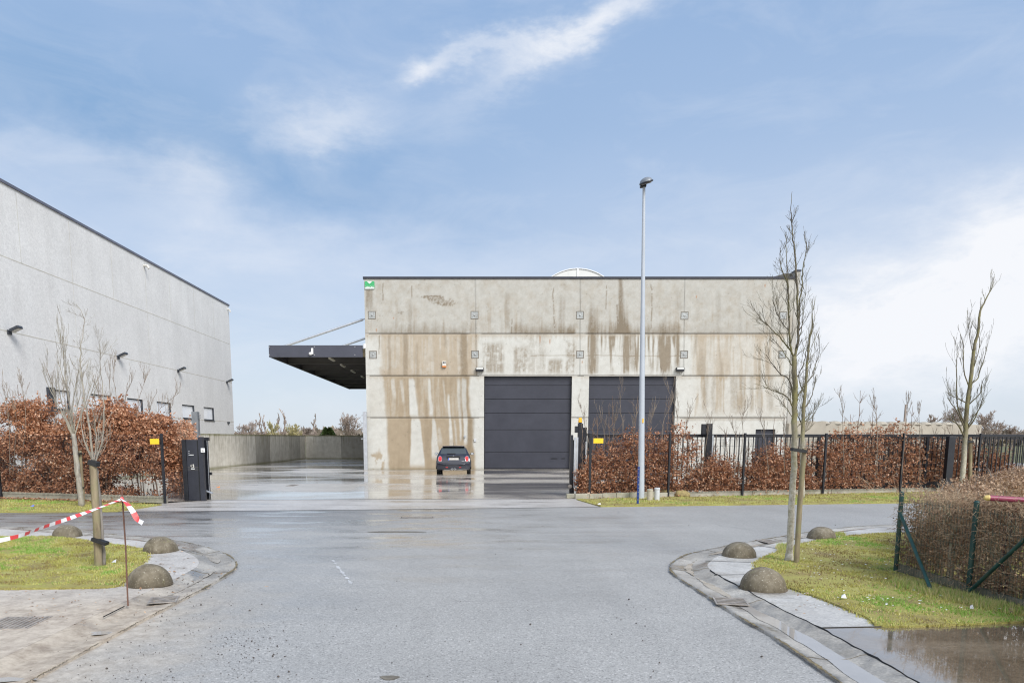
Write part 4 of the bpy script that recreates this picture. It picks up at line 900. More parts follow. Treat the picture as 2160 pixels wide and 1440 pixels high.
def bareR(X):
    return random.uniform(.0,.5)+(.75 if random.random()<.3 else 0)
hp=[fencept(-.12)+fn*.5,fencept(4)+fn*.5,fencept(9)+fn*.5,fencept(15.5)+fn*.5]
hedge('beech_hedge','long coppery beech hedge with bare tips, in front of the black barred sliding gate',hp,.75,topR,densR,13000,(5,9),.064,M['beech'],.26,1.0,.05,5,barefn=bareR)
# left beech hedge
kL0=Vector((*G(0,1050),0)); kL1=Vector((*G(350,1061.5),0)); kd=(kL1-kL0).normalized(); kn=Vector((-kd.y,kd.x,0))
def topL(X,p):
    px,_=proj(X,p.y,1.5)
    pts=[(-60,880),(0,905),(14,880),(35,855),(60,838),(85,845),(110,842),(140,850),(170,842),(200,836),(230,842),(262,852),(290,866),(320,872),(345,880),(370,892),(400,898),(425,896),(440,905),(452,930),(470,950)]
    return max(.3,P(px,interp(pts,px),p.y).z)
def densL(f,s): return .55+1.1*(1-ss(np.float64(f),.45,1.0))
hp=[kL0-kd*2.5+kn*.75,kL0+kn*.75,kL1+kn*.75-kd*.45]
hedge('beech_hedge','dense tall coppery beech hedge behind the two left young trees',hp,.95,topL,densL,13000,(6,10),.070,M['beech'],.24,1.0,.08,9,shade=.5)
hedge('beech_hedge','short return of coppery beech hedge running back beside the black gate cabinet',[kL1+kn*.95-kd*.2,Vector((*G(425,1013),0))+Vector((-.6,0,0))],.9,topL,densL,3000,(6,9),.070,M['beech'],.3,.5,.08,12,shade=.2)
# fallen leaves at the hedge feet
def litter(name,label,fn_,n,size,mat,z):
    C=[fn_() for _ in range(n)]; C=np.array([(c[0],c[1],z+random.uniform(0,.02)) for c in C]); D=rng.normal(size=(n,3))*[1,1,.15]
    m=len(C); S=np.cross(D,rng.normal(0,.25,(m,3))+[0,0,1]); 
    o=leafcloud(name,C,D,size*rng.uniform(.6,1.2,m),None,mat,rng.uniform(.15,.9,m),flat=6); return tag(o,label,'leaf litter',kind='stuff')
litter('leaf_litter','brown fallen beech leaves along the foot of the left hedge',lambda:(lambda q:(q.x,q.y))(kL0+kd*random.uniform(-1,5.2)+kn*(-abs(random.gauss(0,.28))-.05)),1500,.06,M['beech'],.035)
litter('leaf_litter','brown fallen beech leaves along the foot of the right hedge',lambda:(lambda q:(q.x,q.y))(fencept(random.uniform(-.5,15))+fn*random.uniform(-.35,.9)),900,.06,M['beech'],.035)
litter('leaf_litter','dead leaves and bits scattered on the left grass island',lambda:G(random.uniform(0,290),random.uniform(1140,1236)),160,.03,M['dryleaf'],.085)
litter('leaf_litter','a few leaves lying on the right corner lawn',lambda:G(random.uniform(1680,2150),random.uniform(1140,1318)),240,.035,M['dryleaf'],.10)
# ================================================================ MESH FENCES
def meshfence(name,label,p0,p1,posts,h,mat,base=None,n_extra=0,wire=.0028):
    d=(p1-p0); L=d.length; d.normalize(); mid=(p0+p1)/2
    f=thing(name,(mid.x,mid.y,0),label,'fence')
    for s in posts:
        q=p0+d*s; b=MB(); b.obox((q.x,q.y,(h+.05)/2),.06,.06,h+.05,math.atan2(d.y,d.x)); b.build('post',mat,f,bevel=.006)
    b=MB(); k=int(L/.05)
    for i in range(k+1):
        q=p0+d*(i*.05); b.tube([Vector((q.x,q.y,.12)),Vector((q.x,q.y,h))],wire,3,False)
    z=.14
    while z<h:
        for o in (-.006,.006): b.tube([p0+Vector((0,o,z)),p1+Vector((0,o,z))],wire*1.1,3,False)
        z+=.2
    b.tube([p0+Vector((0,0,h)),p1+Vector((0,0,h))],.006,4,False)
    b.build('mesh_panel',mat,f); return f,d
Hf=P(1243,916,fR0.y).z
rp=[(Vector((*G(x,y),0))-fR0).dot(fd) for x,y in ((1243,1051),(1409,1048),(1572,1046),(1735,1042),(1897,1039),(2056,1036))]
rp.append(rp[-1]*2-rp[-2])
mf,_=meshfence('mesh_fence','black welded mesh fence with square posts in front of the right hedge',fencept(0),fencept(rp[-1]),rp,Hf,M['black'])
Hl=P(346,918,kL1.y).z
lp=[(Vector((*G(x,y),0))-kL0).dot(kd) for x,y in ((4,1050),(172,1055),(348,1061.5))]
mf2,_=meshfence('mesh_fence','black welded mesh fence with square posts in front of the left hedge',kL0-kd*1.5,kL1,[x+1.5 for x in lp],Hl,M['black'])
q0=kL1+Vector((.05,.0,0)); q1=Vector((*G(389,1057),0))
b=MB(); 
for i in range(14): q=q0+(q1-q0)*(i/13); b.tube([q+Vector((0,0,.03)),q+Vector((0,0,.85))],.003,3,False)
for z in np.arange(.05,.86,.1): b.tube([q0+Vector((0,0,z)),q1+Vector((0,0,z))],.003,3,False)
o=b.build('wire_panel',M['black'],origin=(q0.x,q0.y,0)); tag(o,'low narrow wire panel between the fence end post and the gate cabinet','fence panel')
# blank yellow boards
for a,c,py0,py1,lab,Y_ in ((316,336,925,936.5,'small blank yellow board on the left mesh fence near its end post',kL1.y-.07),(1252,1272.5,924,934.5,'small blank yellow board on the right mesh fence beside the gate post',fR0.y-.05)):
    p=P(a,py0,Y_);q=P(c,py1,Y_); b=MB(); b.box(p.x,q.x,Y_-.004,Y_,q.z,p.z); o=b.build('yellow_board',M['yellow'],origin=(p.x,Y_,p.z),bevel=.002); tag(o,lab,'board')
# edging kerbs
def edgingrun(name,label,p0,p1,h,w_,wd,mat,blocks=False):
    d=(p1-p0);L=d.length;d.normalize(); k=max(1,int(L/wd)); b=MB(); ang=math.atan2(d.y,d.x)
    for i in range(k):
        s0=i*L/k+.006;s1=(i+1)*L/k-.006; m0=p0+d*(s0+s1)/2; hh=h+(random.uniform(-.02,.02) if blocks else 0); b.obox((m0.x,m0.y+(random.uniform(-.01,.01) if blocks else 0),hh/2),s1-s0,w_,hh,ang,rnd=random.random())
    m0=(p0+p1)/2; o=b.build(name,mat,origin=(m0.x,m0.y,0),bevel=.006); return tag(o,label,'kerb')
edgingrun('concrete_edging','low grey concrete plank along the foot of the left hedge',kL0-kd*1.5+kn*.06,kL1+kn*.06,.19,.05,2.0,M['edging'])
edgingrun('concrete_edging','mossy concrete plank along the foot of the right hedge',fencept(2.6)+fn*.06,fencept(rp[-1])+fn*.06,.15,.05,2.5,M['edging'])
edgingrun('stone_edging','row of short mossy stone blocks at the gate end of the right hedge',Vector((*G(1213,1052),0))+fn*.03,fencept(2.58)+fn*.03,.16,.10,.42,M['edging'],True)
b=MB(); q=Vector((*G(1203,1050),0)); b.box(q.x-.12,q.x+.16,q.y-.1,q.y+.14,0,.13); o=b.build('stone_block',M['edging'],origin=(q.x,q.y,0),bevel=.02); tag(o,'loose mossy stone block at the foot of the gate post','stone')
for i,(x,y,r) in enumerate(((1405,1046,.26),(1437,1047,.24))):
    q=Vector((*G(x,y),0)); b=MB(); prof=[(r*1.1,.0),(r,.07),(r*.7,.15),(r*.3,.19),(.02,.2)]; b.lathe((q.x,q.y,0.02),prof,16)
    b.v=[(v[0]+.05*mnoise.noise(Vector(v)*6),v[1]+.05*mnoise.noise(Vector(v)*6+Vector((3,3,3))),v[2]*(1+.5*mnoise.noise(Vector(v)*5))) for v in b.v]
    o=b.build('grass_hummock',M['mossd'] if 'mossd' in M else M.setdefault('mossd',simple('brown_moss',(.27,.21,.09),.95,.4,14,bumps=.8,bscale=50)),origin=(q.x,q.y,0),smooth=True); tag(o,('brown mossy hummock just right of the grey pipe stub','brown mossy hummock further right at the plank of the right hedge')[i],'hummock')
# ================================================================ SLIDING GATE
gY=fR0.y+1.35
def gp(px,py,dY=0): return P(px,py,gY+dY)
g0=gp(1238,1000); gang=math.atan2(fd.y,fd.x)*.55
gd=Vector((math.cos(gang),math.sin(gang),0)); base=Vector((g0.x,gY,0)); GL=15.5
zt_=gp(1300,915).z; zbm=.12
sg_=thing('sliding_gate',(base.x+GL/2,gY+.5,0),'long black barred sliding gate standing open behind the right beech hedge','gate')
def gbox(b,s0,s1,t,z0,z1,mi=0):
    c=base+gd*((s0+s1)/2); b.obox((c.x,c.y,(z0+z1)/2),s1-s0,t,z1-z0,gang)
b=MB(); gbox(b,0,GL,.08,zt_-.10,zt_); b.build('top_rail',M['black'],sg_,bevel=.008)
b=MB(); gbox(b,0,GL,.12,zbm,zbm+.2); b.build('bottom_rail',M['black'],sg_,bevel=.008)
b=MB(); s=.12
while s<GL-.1: gbox(b,s-.0125,s+.0125,.025,zbm+.2,zt_-.1); s+=.158
b.build('bars',M['black'],sg_)
for s in (.04,3.9,7.75,11.6,GL-.04): b=MB(); gbox(b,s-.04,s+.04,.079,zbm+.201,zt_-.101); b.build('stile',M['black'],sg_)
# second rank of slender bars behind (fixed yard fence)
fy=gY+4.2; bf=thing('bar_fence',(16,fy,0),'black barred fence at the far right between the gate and the beige wall','fence')
b=MB(); x=13.5
for zz in (.12,1.78): b.box(13.2,30,fy-.02,fy+.02,zz-.03,zz+.03)
while x<30: b.box(x-.012,x+.012,fy-.012,fy+.012,.15,1.75); x+=.14
b.build('bar_panel',M['black'],bf)
def postthing(name,label,cat,px0,px1,pyt,dY,dep=.16,mat='black',pyb=None):
    a=gp(px0,960,dY).x;c=gp(px1,960,dY).x; y=gY+dY; z=gp((px0+px1)/2,pyt,dY).z
    o=thing(name,((a+c)/2,y,0),label,cat); b=MB(); b.box(a,c,y-dep/2,y+dep/2,0,z); b.build('post',M[mat],o,bevel=.008); return o,a,c,y,z
o,a,c,y,z=postthing('gate_post','black gate guide post carrying the amber beacon at the yard entrance','post',1218,1228,893,-.25)
b=MB(); b.box(a-.09,a-.002,y-.1,y+.1,z-.28,z-.08); b.build('roller_bracket',M['black'],o)
b=MB(); b.box(a-.16,a-.092,y-.05,y+.05,0.05,z-.5); b.build('guide_channel',M['black'],o)
b=MB(); b.box(a-.13,a-.07,y-.14,y-.101,.25,z-.42); b.build('rubber_edge',M['galv'],o)
b=MB(); b.box(a-.05,a-.0,y-.13,y-.102,.3,z-.42); b.build('rubber_edge',M['galv'],o)
b=MB(); b.box(c+.002,c+.12,y-.08,y+.08,.0,z-.12); b.build('side_post',M['black'],o)
b=MB(); b.box(c+.08,c+.11,y-.11,y-.082,.5,z-.55); b.build('rubber_edge',M['galv'],o)
bc=b=MB(); b.lathe(((a+c)/2-.01,y,z),[(.055,0),(.055,.035)],14); be=b.build('beacon_base',M['black'],o)
b=MB(); b.lathe(((a+c)/2-.01,y,z+.0355),[(.058,0),(.06,.02),(.05,.13),(.035,.145)],16); b.build('beacon_lens',M['amber'],be)
b=MB(); p=gp(1206,1000,-.3); b.box(p.x-.06,p.x+.02,y-.10,y+.1,0,gp(1206,917,-.3).z); o2=b.build('end_post',M['black'],o)
b=MB(); b.lathe((gp(1202,1030,-.3).x,y-.1,.30),[(.02,-.04),(.06,-.035),(.06,.035),(.02,.04)],14,axis=Vector((0,1,0))); b.build('roller',M['iron'],o)
p=gp(1232,935,-.3); b=MB(); b.box(p.x-.0,p.x+.3,y-.04,y+.04,zt_-.06,zt_+.02); b.box(p.x,p.x+.3,y-.04,y+.04,.1,.2); b.build('stub_rails',M['black'],o)
o,a,c,y,z=postthing('gate_post','tall black boxed gate post standing above the hedge right of the lamp pole','post',1488,1499,893,.2)
b=MB(); b.box(a-.14,a-.002,y-.02,y+.12,z-.33,z-.01); b.build('roller_box',M['black'],o,bevel=.01)
b=MB(); b.box(c+.002,c+.06,y-.05,y+.02,.3,z-.36); b.build('rubber_edge',M['galv'],o)
o,a,c,y,z=postthing('gate_post','black support post behind the bars at the far right, near the leaning young tree','post',1996,2010,920,.9)
# small roof-like utility cabinets seen through the bars near the service door
q=P(1519,960,YB-4); 
b=MB(); b.box(P(1530,930,YB-.1).x,P(1537,930,YB-.1).x,YB-.12,YB-.002,P(1530,935,YB).z,P(1530,921,YB).z); o=b.build('wall_box',M['white'],wh,bevel=.01)
p=P(1640,1000,30); b=MB(); b.box(p.x-.75,p.x+.75,29.6,30.4,.12,.72); b.box(p.x-.8,p.x+.8,29.5,30.5,.721,.77)
o=b.build('crate',M['seam_c'],origin=(p.x,30,0)); tag(o,'grey slatted crate on the yard seen through the bars near the service door','crate')
# ================================================================ CABINET at left gate end
yC=G(405,1056)[1]
def cp(px,py,d=0): return P(px,py,yC+d)
# lean of the photo verticals is perspective; sides from foot positions
xa=cp(392,1055).x; xb=cp(398.5,1055).x; xc=cp(424,1055).x; xd=cp(433.5,1055).x
zc=cp(400,927).z; zp=cp(425,921).z
cb_=thing('gate_cabinet',((xa+xd)/2,yC,0),'tall black steel gate cabinet with letter slot and intercom, left of the entrance','gate cabinet')
b=MB(); b.box(xb,xc,yC,yC+.36,0.01,zc); b.build('body',M['cabinet'],cb_,bevel=.006)
b=MB(); b.box(xa-.03,xb-.002,yC-.02,yC+.36,0.01,zc); b.box(xb-.002,xb+.0,yC-.02,yC,0.01,zc); b.build('side_channel',M['black'],cb_,bevel=.004)
b=MB(); b.box(xc+.004,xd,yC-.03,yC+.12,0.005,zp); b.build('post',M['cabinet'],cb_,bevel=.006)
b=MB(); b.box(xc-.028,xc+.002,yC-.01,yC+.05,0.01,zc-.01); b.build('gap_strip',M['hole'],cb_)
i0=cp(430,950); b=MB(); b.box(i0.x-.065,i0.x+.045,yC-.065,yC-.032,i0.z-.05,i0.z+.07); ic=b.build('intercom',M['white'],cb_,bevel=.006)
b=MB(); b.box(i0.x-.035,i0.x+.015,yC-.068,yC-.066,i0.z+.02,i0.z+.026); b.box(i0.x-.04,i0.x+.02,yC-.068,yC-.066,i0.z-.02,i0.z-.004); b.build('lettering',M['iron'],ic)
s0=cp(402,959); b=MB(); b.box(s0.x-.03,s0.x+.09,yC-.006,yC-.001,s0.z-.008,s0.z+.008); b.build('label_strip',M['white'],cb_)
for k_ in (951,955,959): p=cp(396.5,k_); b=MB(); b.lathe((p.x+.03,yC-.002,p.z),[(.014,0),(.014,.006)],8,axis=Vector((0,-1,0))); b.build('lock_button',M['galv'],cb_)
for zz in (985.5,990): p=cp(405,zz); b=MB(); b.box(xb+.01,xc-.03,yC-.003,yC-.001,p.z-.004,p.z+.004); b.build('slot_line',M['seam_c'],cb_)
p=cp(407,988.2); b=MB(); b.box(p.x-.05,p.x+.05,yC-.006,yC-.001,p.z-.012,p.z+.012); b.build('name_plate',M['white'],cb_)
p=cp(406.5,982); b=MB(); b.lathe((p.x-.02,yC-.002,p.z),[(.04,0),(.04,.004)],10,axis=Vector((0,-1,0))); b.box(p.x-.035,p.x+.04,yC-.006,yC-.002,p.z-.045,p.z+.02); b.box(p.x-.035,p.x-.015,yC-.006,yC-.002,p.z+.02,p.z+.04); b.box(p.x+.015,p.x+.035,yC-.006,yC-.002,p.z+.02,p.z+.045); b.build('sticker',M['offwhite'],cb_)
# receiving frame
yF=yC+.45; xe=P(436,1054,yF).x; xf=P(444,1054,yF).x; zf_=P(440,922,yF).z
rf=thing('receiving_post',((xe+xf)/2,yF,0),'black steel receiving frame for the sliding gate just right of the cabinet','gate frame')
b=MB(); b.box(xe-.02,xe+.05,yF-.05,yF+.05,.01,zf_); b.build('upright',M['black'],rf); b=MB(); b.box(xf-.05,xf,yF-.05,yF+.05,.01,zf_-.1); b.build('upright',M['black'],rf)
b=MB(); b.box(xe-.06,xf+.04,yF-.06,yF+.06,zf_-.098,zf_); b.build('head',M['black'],rf,bevel=.004)
b=MB(); b.box(xe+.052,xf-.052,yF-.02,yF+.02,.3,zf_-.1); b.build('web',M['hole'],rf)
b=MB(); b.box(xf-.005,xf+.006,yF-.06,yF-.045,.02,zf_-.1); b.build('edge_strip',M['galv'],rf)
b=MB(); b.box(xf+.0,xf+.07,yF-.04,yF+.06,.72,.80); b.build('catch',M['black'],rf)
b=MB(); b.obox((xf+.02,yF-.15,.24),.22,.14,.02,0,rot=Matrix.Rotation(R(22),3,'Y')); b.build('guide_plate',M['galv'],rf)
# ================================================================ LAMP POLE & PIPES
p0=G3(1352,1052); yl=p0.y; pt=P(1358.4,392,yl)
pts=[p0.lerp(pt,t) for t in np.linspace(0,1,9)]
lpole=thing('street_lamp',tuple(p0),'tall pale grey tapered street lamp with an oval head in front of the overhead doors','street lamp')
b=MB(); b.tube(pts,[.098*(1-.60*t) for t in np.linspace(0,1,9)],20); b.build('pole',M['lampgrey'],lpole,auto=40)
hd=MB(); c=pt+Vector((.03,-.12,.06)); n1,n2=20,10; vs=[];fs=[]
tilt=Matrix.Rotation(R(14),3,'X')@Matrix.Rotation(R(-16),3,'Y')
for i in range(n2+1):
    ph=PI/2*i/n2
    for k_ in range(n1):
        a=2*PI*k_/n1; v=Vector((.17*math.cos(a)*math.cos(ph),.27*math.sin(a)*math.cos(ph),.12*math.sin(ph))); vs.append(c+tilt@v)
for i in range(n2):
    for k_ in range(n1): fs.append((i*n1+k_,i*n1+(k_+1)%n1,(i+1)*n1+(k_+1)%n1,(i+1)*n1+k_))
hd.add(vs,fs); ho=hd.build('lamp_head',M['galv2'],lpole,smooth=True)
b=MB(); b.tube([c+tilt@Vector((.17*math.cos(a),.27*math.sin(a),-.01)) for a in np.linspace(0,2*PI,25)],.022,6); b.build('rim',M['black'],ho,smooth=True)
b=MB(); vs=[c+tilt@Vector((.155*math.cos(a),.25*math.sin(a),-.012)) for a in np.linspace(0,2*PI,25)[:-1]]+[c+tilt@Vector((.13*math.cos(a),.2*math.sin(a),-.055)) for a in np.linspace(0,2*PI,25)[:-1]]
b.add(vs,[(i,(i+1)%24,24+(i+1)%24,24+i) for i in range(24)]+[tuple(range(24,48))]); b.build('glass',M['glasslamp'] if 'glasslamp' in M else M.setdefault('glasslamp',simple('lamp_glass',(.10,.095,.09),.15,.3,20)),ho,smooth=True)
b=MB(); b.obox(pt+Vector((-.02,.02,.03)),.16,.16,.14,.0); b.build('spigot',M['black'],lpole,bevel=.02)
q=p0.lerp(pt,(1052-880)/(1052-392.)); b=MB(); b.box(q.x+.0,q.x+.035,yl-.098,yl-.078,q.z-.06,q.z+.06); b.build('sticker',M['amber'],lpole)
q=G3(1345,1062,.03); b=MB(); t_=P(1345,984,q.y); b.box(q.x-.028,q.x+.028,q.y-.02,q.y+.02,0,t_.z); mk=b.build('marker_post',M['blue'],origin=(q.x,q.y,0),bevel=.004); tag(mk,'slim blue marker post with small white marks in front of the lamp pole','marker post')
b=MB()
for k_ in range(9):
    z=t_.z*(.95-.1*k_); b.box(q.x-.012,q.x+.012,q.y-.023,q.y-.0205,z-.012*(1 if k_%2 else 2),z)
b.build('markings',M['galv2'],mk)
for a,c,t_,bt,m_,lab in ((1364,1376.5,1031,1054,'pvcbeige','short beige pipe stub upright in the grass right of the lamp pole'),(1380,1391,1028,1054,'pvcgrey','short grey pipe stub upright in the grass, slightly taller than the beige one')):
    q=G3((a+c)/2,bt,.03); r=(c-a)/2/F_*q.y*1.0; z=P((a+c)/2,t_,q.y).z; b=MB(); b.lathe((q.x,q.y,0),[(r,0),(r,z-.06),(r*1.08,z-.055),(r*1.08,z-.01),(r*.9,z)],20); o=b.build('pipe_stub',M[m_],origin=tuple(q),auto=35); tag(o,lab,'pipe')
# ================================================================ DOMES
DOMES=[]
def dome(px,pyt,pyb,wpx,label):
    yc=pyb-wpx*.06; q=G3(px,yc,.055); r=wpx/2/F_*math.hypot(q.y,HC)*.985; ztop=P(px,pyt,q.y+.0).z-.03
    h=max(r*.85,min(r*1.08,ztop+.03-.055)); b=MB(); prof=[]
    prof.append((r*1.0,-.03))
    for i in range(0,15): a=PI/2*i/14; prof.append((r*math.cos(a)+.001,h*math.sin(a)))
    b.lathe((q.x,q.y,.055),prof,44)
    b.v=[(v[0]+.007*mnoise.noise(Vector(v)*7),v[1]+.007*mnoise.noise(Vector(v)*7+Vector((5,0,0))),v[2]+.008*mnoise.noise(Vector(v)*6)) for v in b.v]
    DOMES.append((q.x,q.y,r)); o=b.build('concrete_dome',M['domestone'],origin=(q.x,q.y,.055),smooth=True); return tag(o,label,'concrete dome','concrete half-dome bollards on the corners')
for d in ((142,1107,1134,58,'half-dome bollard on the left corner partly behind the sagging tape, farthest left'),(339,1131,1166,70,'half-dome bollard at the right tip of the left grass island'),(316,1189,1237,90,'large near half-dome bollard beside the rusty rod and left drain grate'),
   (1559,1142,1176,69,'middle half-dome bollard on the right pavement, left of the twin-looking tree'),(1733,1110,1138,57,'smallest half-dome bollard right of the right trunk, grass at its foot'),(1609,1196,1246,93,'large near half-dome bollard on the right pavement above the drain grate')): dome(*d)
# ================================================================ TREES
def grow(b,p,d,L,r,lev,rs,up=.25,n=6,spread=.6,kids=(3,6),ylim=1.0,curv=.12,minr=.0022,sub=.55):
    pts=[p];dd=d.normalized();seg=L/n
    for i in range(n):
        dd=(dd+Vector((rs.gauss(0,curv),rs.gauss(0,curv)*ylim,rs.gauss(0,curv)+up*.22))).normalized(); pts.append(pts[-1]+dd*seg)
    b.tube(pts,[max(minr,r*(1-.8*i/n)) for i in range(n+1)],5 if r>.01 else (4 if r>.005 else 3),False)
    if lev<=0: return
    for k in range(rs.randint(*kids)):
        t=rs.uniform(.2,.95); i=min(n-1,int(t*n)); o=pts[i].lerp(pts[i+1],t*n-i); ax=(pts[i+1]-pts[i]).normalized(); a=rs.uniform(0,2*PI)
        s=ax.orthogonal().normalized(); q=Matrix.Rotation(a,3,ax)@s; q.y*=ylim; nd=(ax*1.0+q*spread*rs.uniform(.7,1.3)+Vector((0,0,up))).normalized()
        grow(b,o,nd,L*sub*rs.uniform(.6,1.15)*(1.1-t*.5),max(minr,r*(1-.75*t)*.55),lev-1,rs,up,max(3,n-1),spread,kids,ylim,curv,minr,sub)
def limb(b,pxpts,Y0,r0,r1,rs,dY=0,twigs=10,tl=.5,lev=1,up=.35,spread=.6,n=6,kn=.004,start=.0,ends=True,minr=.0015,kids=(2,5)):
    if minr>.004: twigs=int(twigs*.62); up+=.35; spread*=.7; minr=.0034
    else: twigs=int(twigs*.72)
    if r0<.045: r0*=.78
    N=len(pxpts); pts=[P(x,y,Y0+dY*i/(N-1)) for i,(x,y) in enumerate(pxpts)]; S=smooth(pts,4)
    S=[q+Vector((rs.gauss(0,kn),rs.gauss(0,kn),rs.gauss(0,kn))) if 0<i<len(S)-1 else q for i,q in enumerate(S)]
    rad=[r0+(r1-r0)*i/(len(S)-1) for i in range(len(S))]; b.tube(S,rad,8 if r0>.012 else 5,True,jit=.05)
    for k in range(twigs):
        t=rs.uniform(start,.98); i=min(len(S)-2,int(t*(len(S)-1))); o=S[i]; ax=(S[i+1]-S[i]).normalized(); a=rs.uniform(0,2*PI)
        q=Matrix.Rotation(a,3,ax)@ax.orthogonal().normalized(); nd=(ax*.8+q*spread+Vector((0,0,up))).normalized()
        grow(b,o,nd,tl*rs.uniform(.35,1.15),max(minr,min(.0055 if minr<.003 else .009,rad[i]*.35)),lev,rs,up,5,spread,kids,1,.14,minr)
    return S
def strap(b,px0,px1,py0,py1,Y,w_=.04): 
    a=P(px0,py0,Y);c=P(px1,py1,Y); b.obox((a+c)/2,(c-a).length,.10,w_,0,rot=Matrix.Rotation(-math.atan2(c.z-a.z,c.x-a.x),3,'Y')) 
rs=random.Random(3)
# --- right foreground tree
q=G3(1664,1182,.07); Y=q.y
tr=thing('young_tree',tuple(q),'tall bare young tree with mossy bark on the right lawn, strapped to a leaning stake','tree')
b=MB()
trunk=limb(b,[(1664,1184),(1667,1120),(1671,1050),(1674,985),(1676,916),(1677,860),(1676,800),(1675,752)],Y,.050,.033,rs,0,10,.35,1,start=.5)
b.lathe((q.x,q.y,.04),[(.085,0),(.06,.06),(.05,.14)],10)
b.build('trunk',M['bark_moss'],tr,smooth=True)
b=MB()
limb(b,[(1675,760),(1682,725),(1684,681),(1682,653),(1681,602),(1678,562),(1675,523),(1671,490),(1670,463)],Y,.024,.007,rs,.1,42,.32,1)
limb(b,[(1670,463),(1668,436),(1671,404)],Y+.1,.008,.002,rs,0,4,.15,0); limb(b,[(1671,465),(1677,450),(1682,434)],Y+.1,.007,.002,rs,0,2,.12,0); limb(b,[(1670,468),(1662,460),(1657,455)],Y+.1,.005,.002,rs,0,1,.1,0)
limb(b,[(1675,752),(1668,736),(1665,689),(1664,635),(1661,598),(1654,580),(1648,565),(1646,544),(1647,528)],Y,.018,.003,rs,-.25,40,.32,1)
limb(b,[(1664,640),(1661,600),(1660,562),(1658,525),(1659,490)],Y-.1,.010,.003,rs,.1,16,.22,1)
limb(b,[(1683,690),(1687,645),(1692,595),(1694,562),(1700,526),(1696,494)],Y+.05,.014,.003,rs,.25,34,.25,1)
limb(b,[(1680,735),(1690,700),(1696,655),(1700,600)],Y,.009,.003,rs,-.2,18,.25,1)
limb(b,[(1677,866),(1661,838),(1640,826),(1620,819),(1609,812)],Y,.014,.004,rs,-.3,26,.38,1,.3)
limb(b,[(1677,850),(1665,802),(1648,790),(1630,768),(1617,748)],Y,.013,.004,rs,.3,28,.40,1,.35)
limb(b,[(1669,742),(1650,716),(1632,698),(1618,684),(1605,673)],Y,.014,.003,rs,-.15,30,.36,1,.35)
limb(b,[(1670,770),(1655,745),(1640,725),(1628,715)],Y,.009,.003,rs,.3,18,.35,1,.35)
limb(b,[(1665,700),(1650,680),(1636,655),(1630,625)],Y,.009,.003,rs,-.3,22,.35,1,.4)
limb(b,[(1677,890),(1665,868),(1650,852),(1640,840)],Y,.008,.003,rs,-.2,12,.35,1,.3)
limb(b,[(1678,842),(1695,815),(1713,792),(1722,765),(1730,738)],Y,.014,.003,rs,.3,30,.36,1,.4)
limb(b,[(1678,800),(1692,775),(1700,745),(1706,700)],Y,.009,.003,rs,-.2,16,.3,1,.4)
limb(b,[(1678,905),(1700,880),(1716,868),(1724,850)],Y,.008,.003,rs,.2,10,.3,1,.4)
b.build('crown',M['crown'],tr,smooth=True)
b=MB(); s0=G3(1680,1186,.07); b.tube([s0,P(1688,1050,s0.y),P(1697,945,s0.y-.02)],[.036,.034,.031],12,True,jit=.04); stk=b.build('tree_stake',M['stake'],origin=tuple(s0),auto=40); tag(stk,'leaning weathered round stake beside the tall right tree','stake')
b=MB(); strap(b,1670,1700,947,952,s0.y-.03); o=b.build('strap',M['rubber'],tr)
# --- slimmer tree further back beside it
q=G3(1692,1050,.03); Y=q.y; tr=thing('young_tree',tuple(q),'slim bare young tree on the far verge showing just right of the tall right tree','tree')
b=MB(); limb(b,[(1692,1050),(1692,980),(1693,919),(1695,869),(1700,806),(1703,761),(1708,712),(1714,686),(1714,664)],Y,.075,.008,rs,0,26,.9,1,.45,.5,start=.3,minr=.005); b.build('trunk',M['bark_moss'],tr,smooth=True)
b=MB()
for ps in ([(1694,900),(1684,880),(1681,860)],[(1696,862),(1708,845),(1716,820),(1722,790)],[(1698,830),(1688,812),(1684,790)],[(1695,890),(1712,880),(1722,862)],[(1693,912),(1706,905),(1718,892)]): limb(b,ps,Y,.022,.006,rs,.3,14,.7,1,.4,minr=.005)
b.build('crown',M['crown'],tr,smooth=True)
# --- far right leaning tree
q=G3(2035,1037,.03); Y=q.y; tr=thing('young_tree',tuple(q),'young tree with a bent leaning top at the far right behind the trimmed hedge','tree')
b=MB(); limb(b,[(2027,1037),(2032,980),(2036,916),(2038,880),(2042,840),(2048,800),(2052,760),(2056,730),(2063,700),(2066,670),(2068,655),(2078,635),(2085,620),(2093,606),(2098,583)],Y,.085,.005,rs,0,34,.55,1,.5,.5,start=.35,minr=.005); b.build('trunk',M['bark_moss'],tr,smooth=True)
b=MB()
for ps,r_ in (([(2036,925),(2020,895),(2004,886),(1990,878)],.035),([(2036,905),(2020,870),(2006,850),(1998,838)],.03),([(2037,895),(2022,865),(2018,830),(2018,790),(2017,765),(2022,745)],.035),([(2040,850),(2020,840),(2005,833),(1995,826)],.025),([(2037,910),(2055,885),(2065,862),(2075,838)],.035),([(2044,815),(2035,790),(2032,755),(2032,730),(2026,705)],.025),([(2048,810),(2062,798),(2068,780),(2078,750),(2083,725)],.028),([(2052,780),(2060,755),(2067,725),(2064,705)],.02),([(2042,855),(2055,842),(2068,828),(2072,805),(2078,795)],.025),([(2052,740),(2046,715),(2043,690),(2040,655)],.015),([(2040,900),(2060,870),(2078,845)],.022)):
    limb(b,ps,Y,r_,.006,rs,rs.uniform(-.6,.6),15,.75,1,.45,.6,minr=.005)
b.build('crown',M['crown'],tr,smooth=True)
q2=G3(2046,1036,.03); b=MB(); b.tube([q2,P(2047,925,q2.y-.1)],[.06,.055],10); stk=b.build('tree_stake',M['stake'],origin=tuple(q2),auto=40); tag(stk,'upright stake tied to the leaning tree at the far right','stake')
b=MB(); strap(b,2029,2052,932,931,q2.y-.12,.06); b.build('strap',M['rubber'],tr)
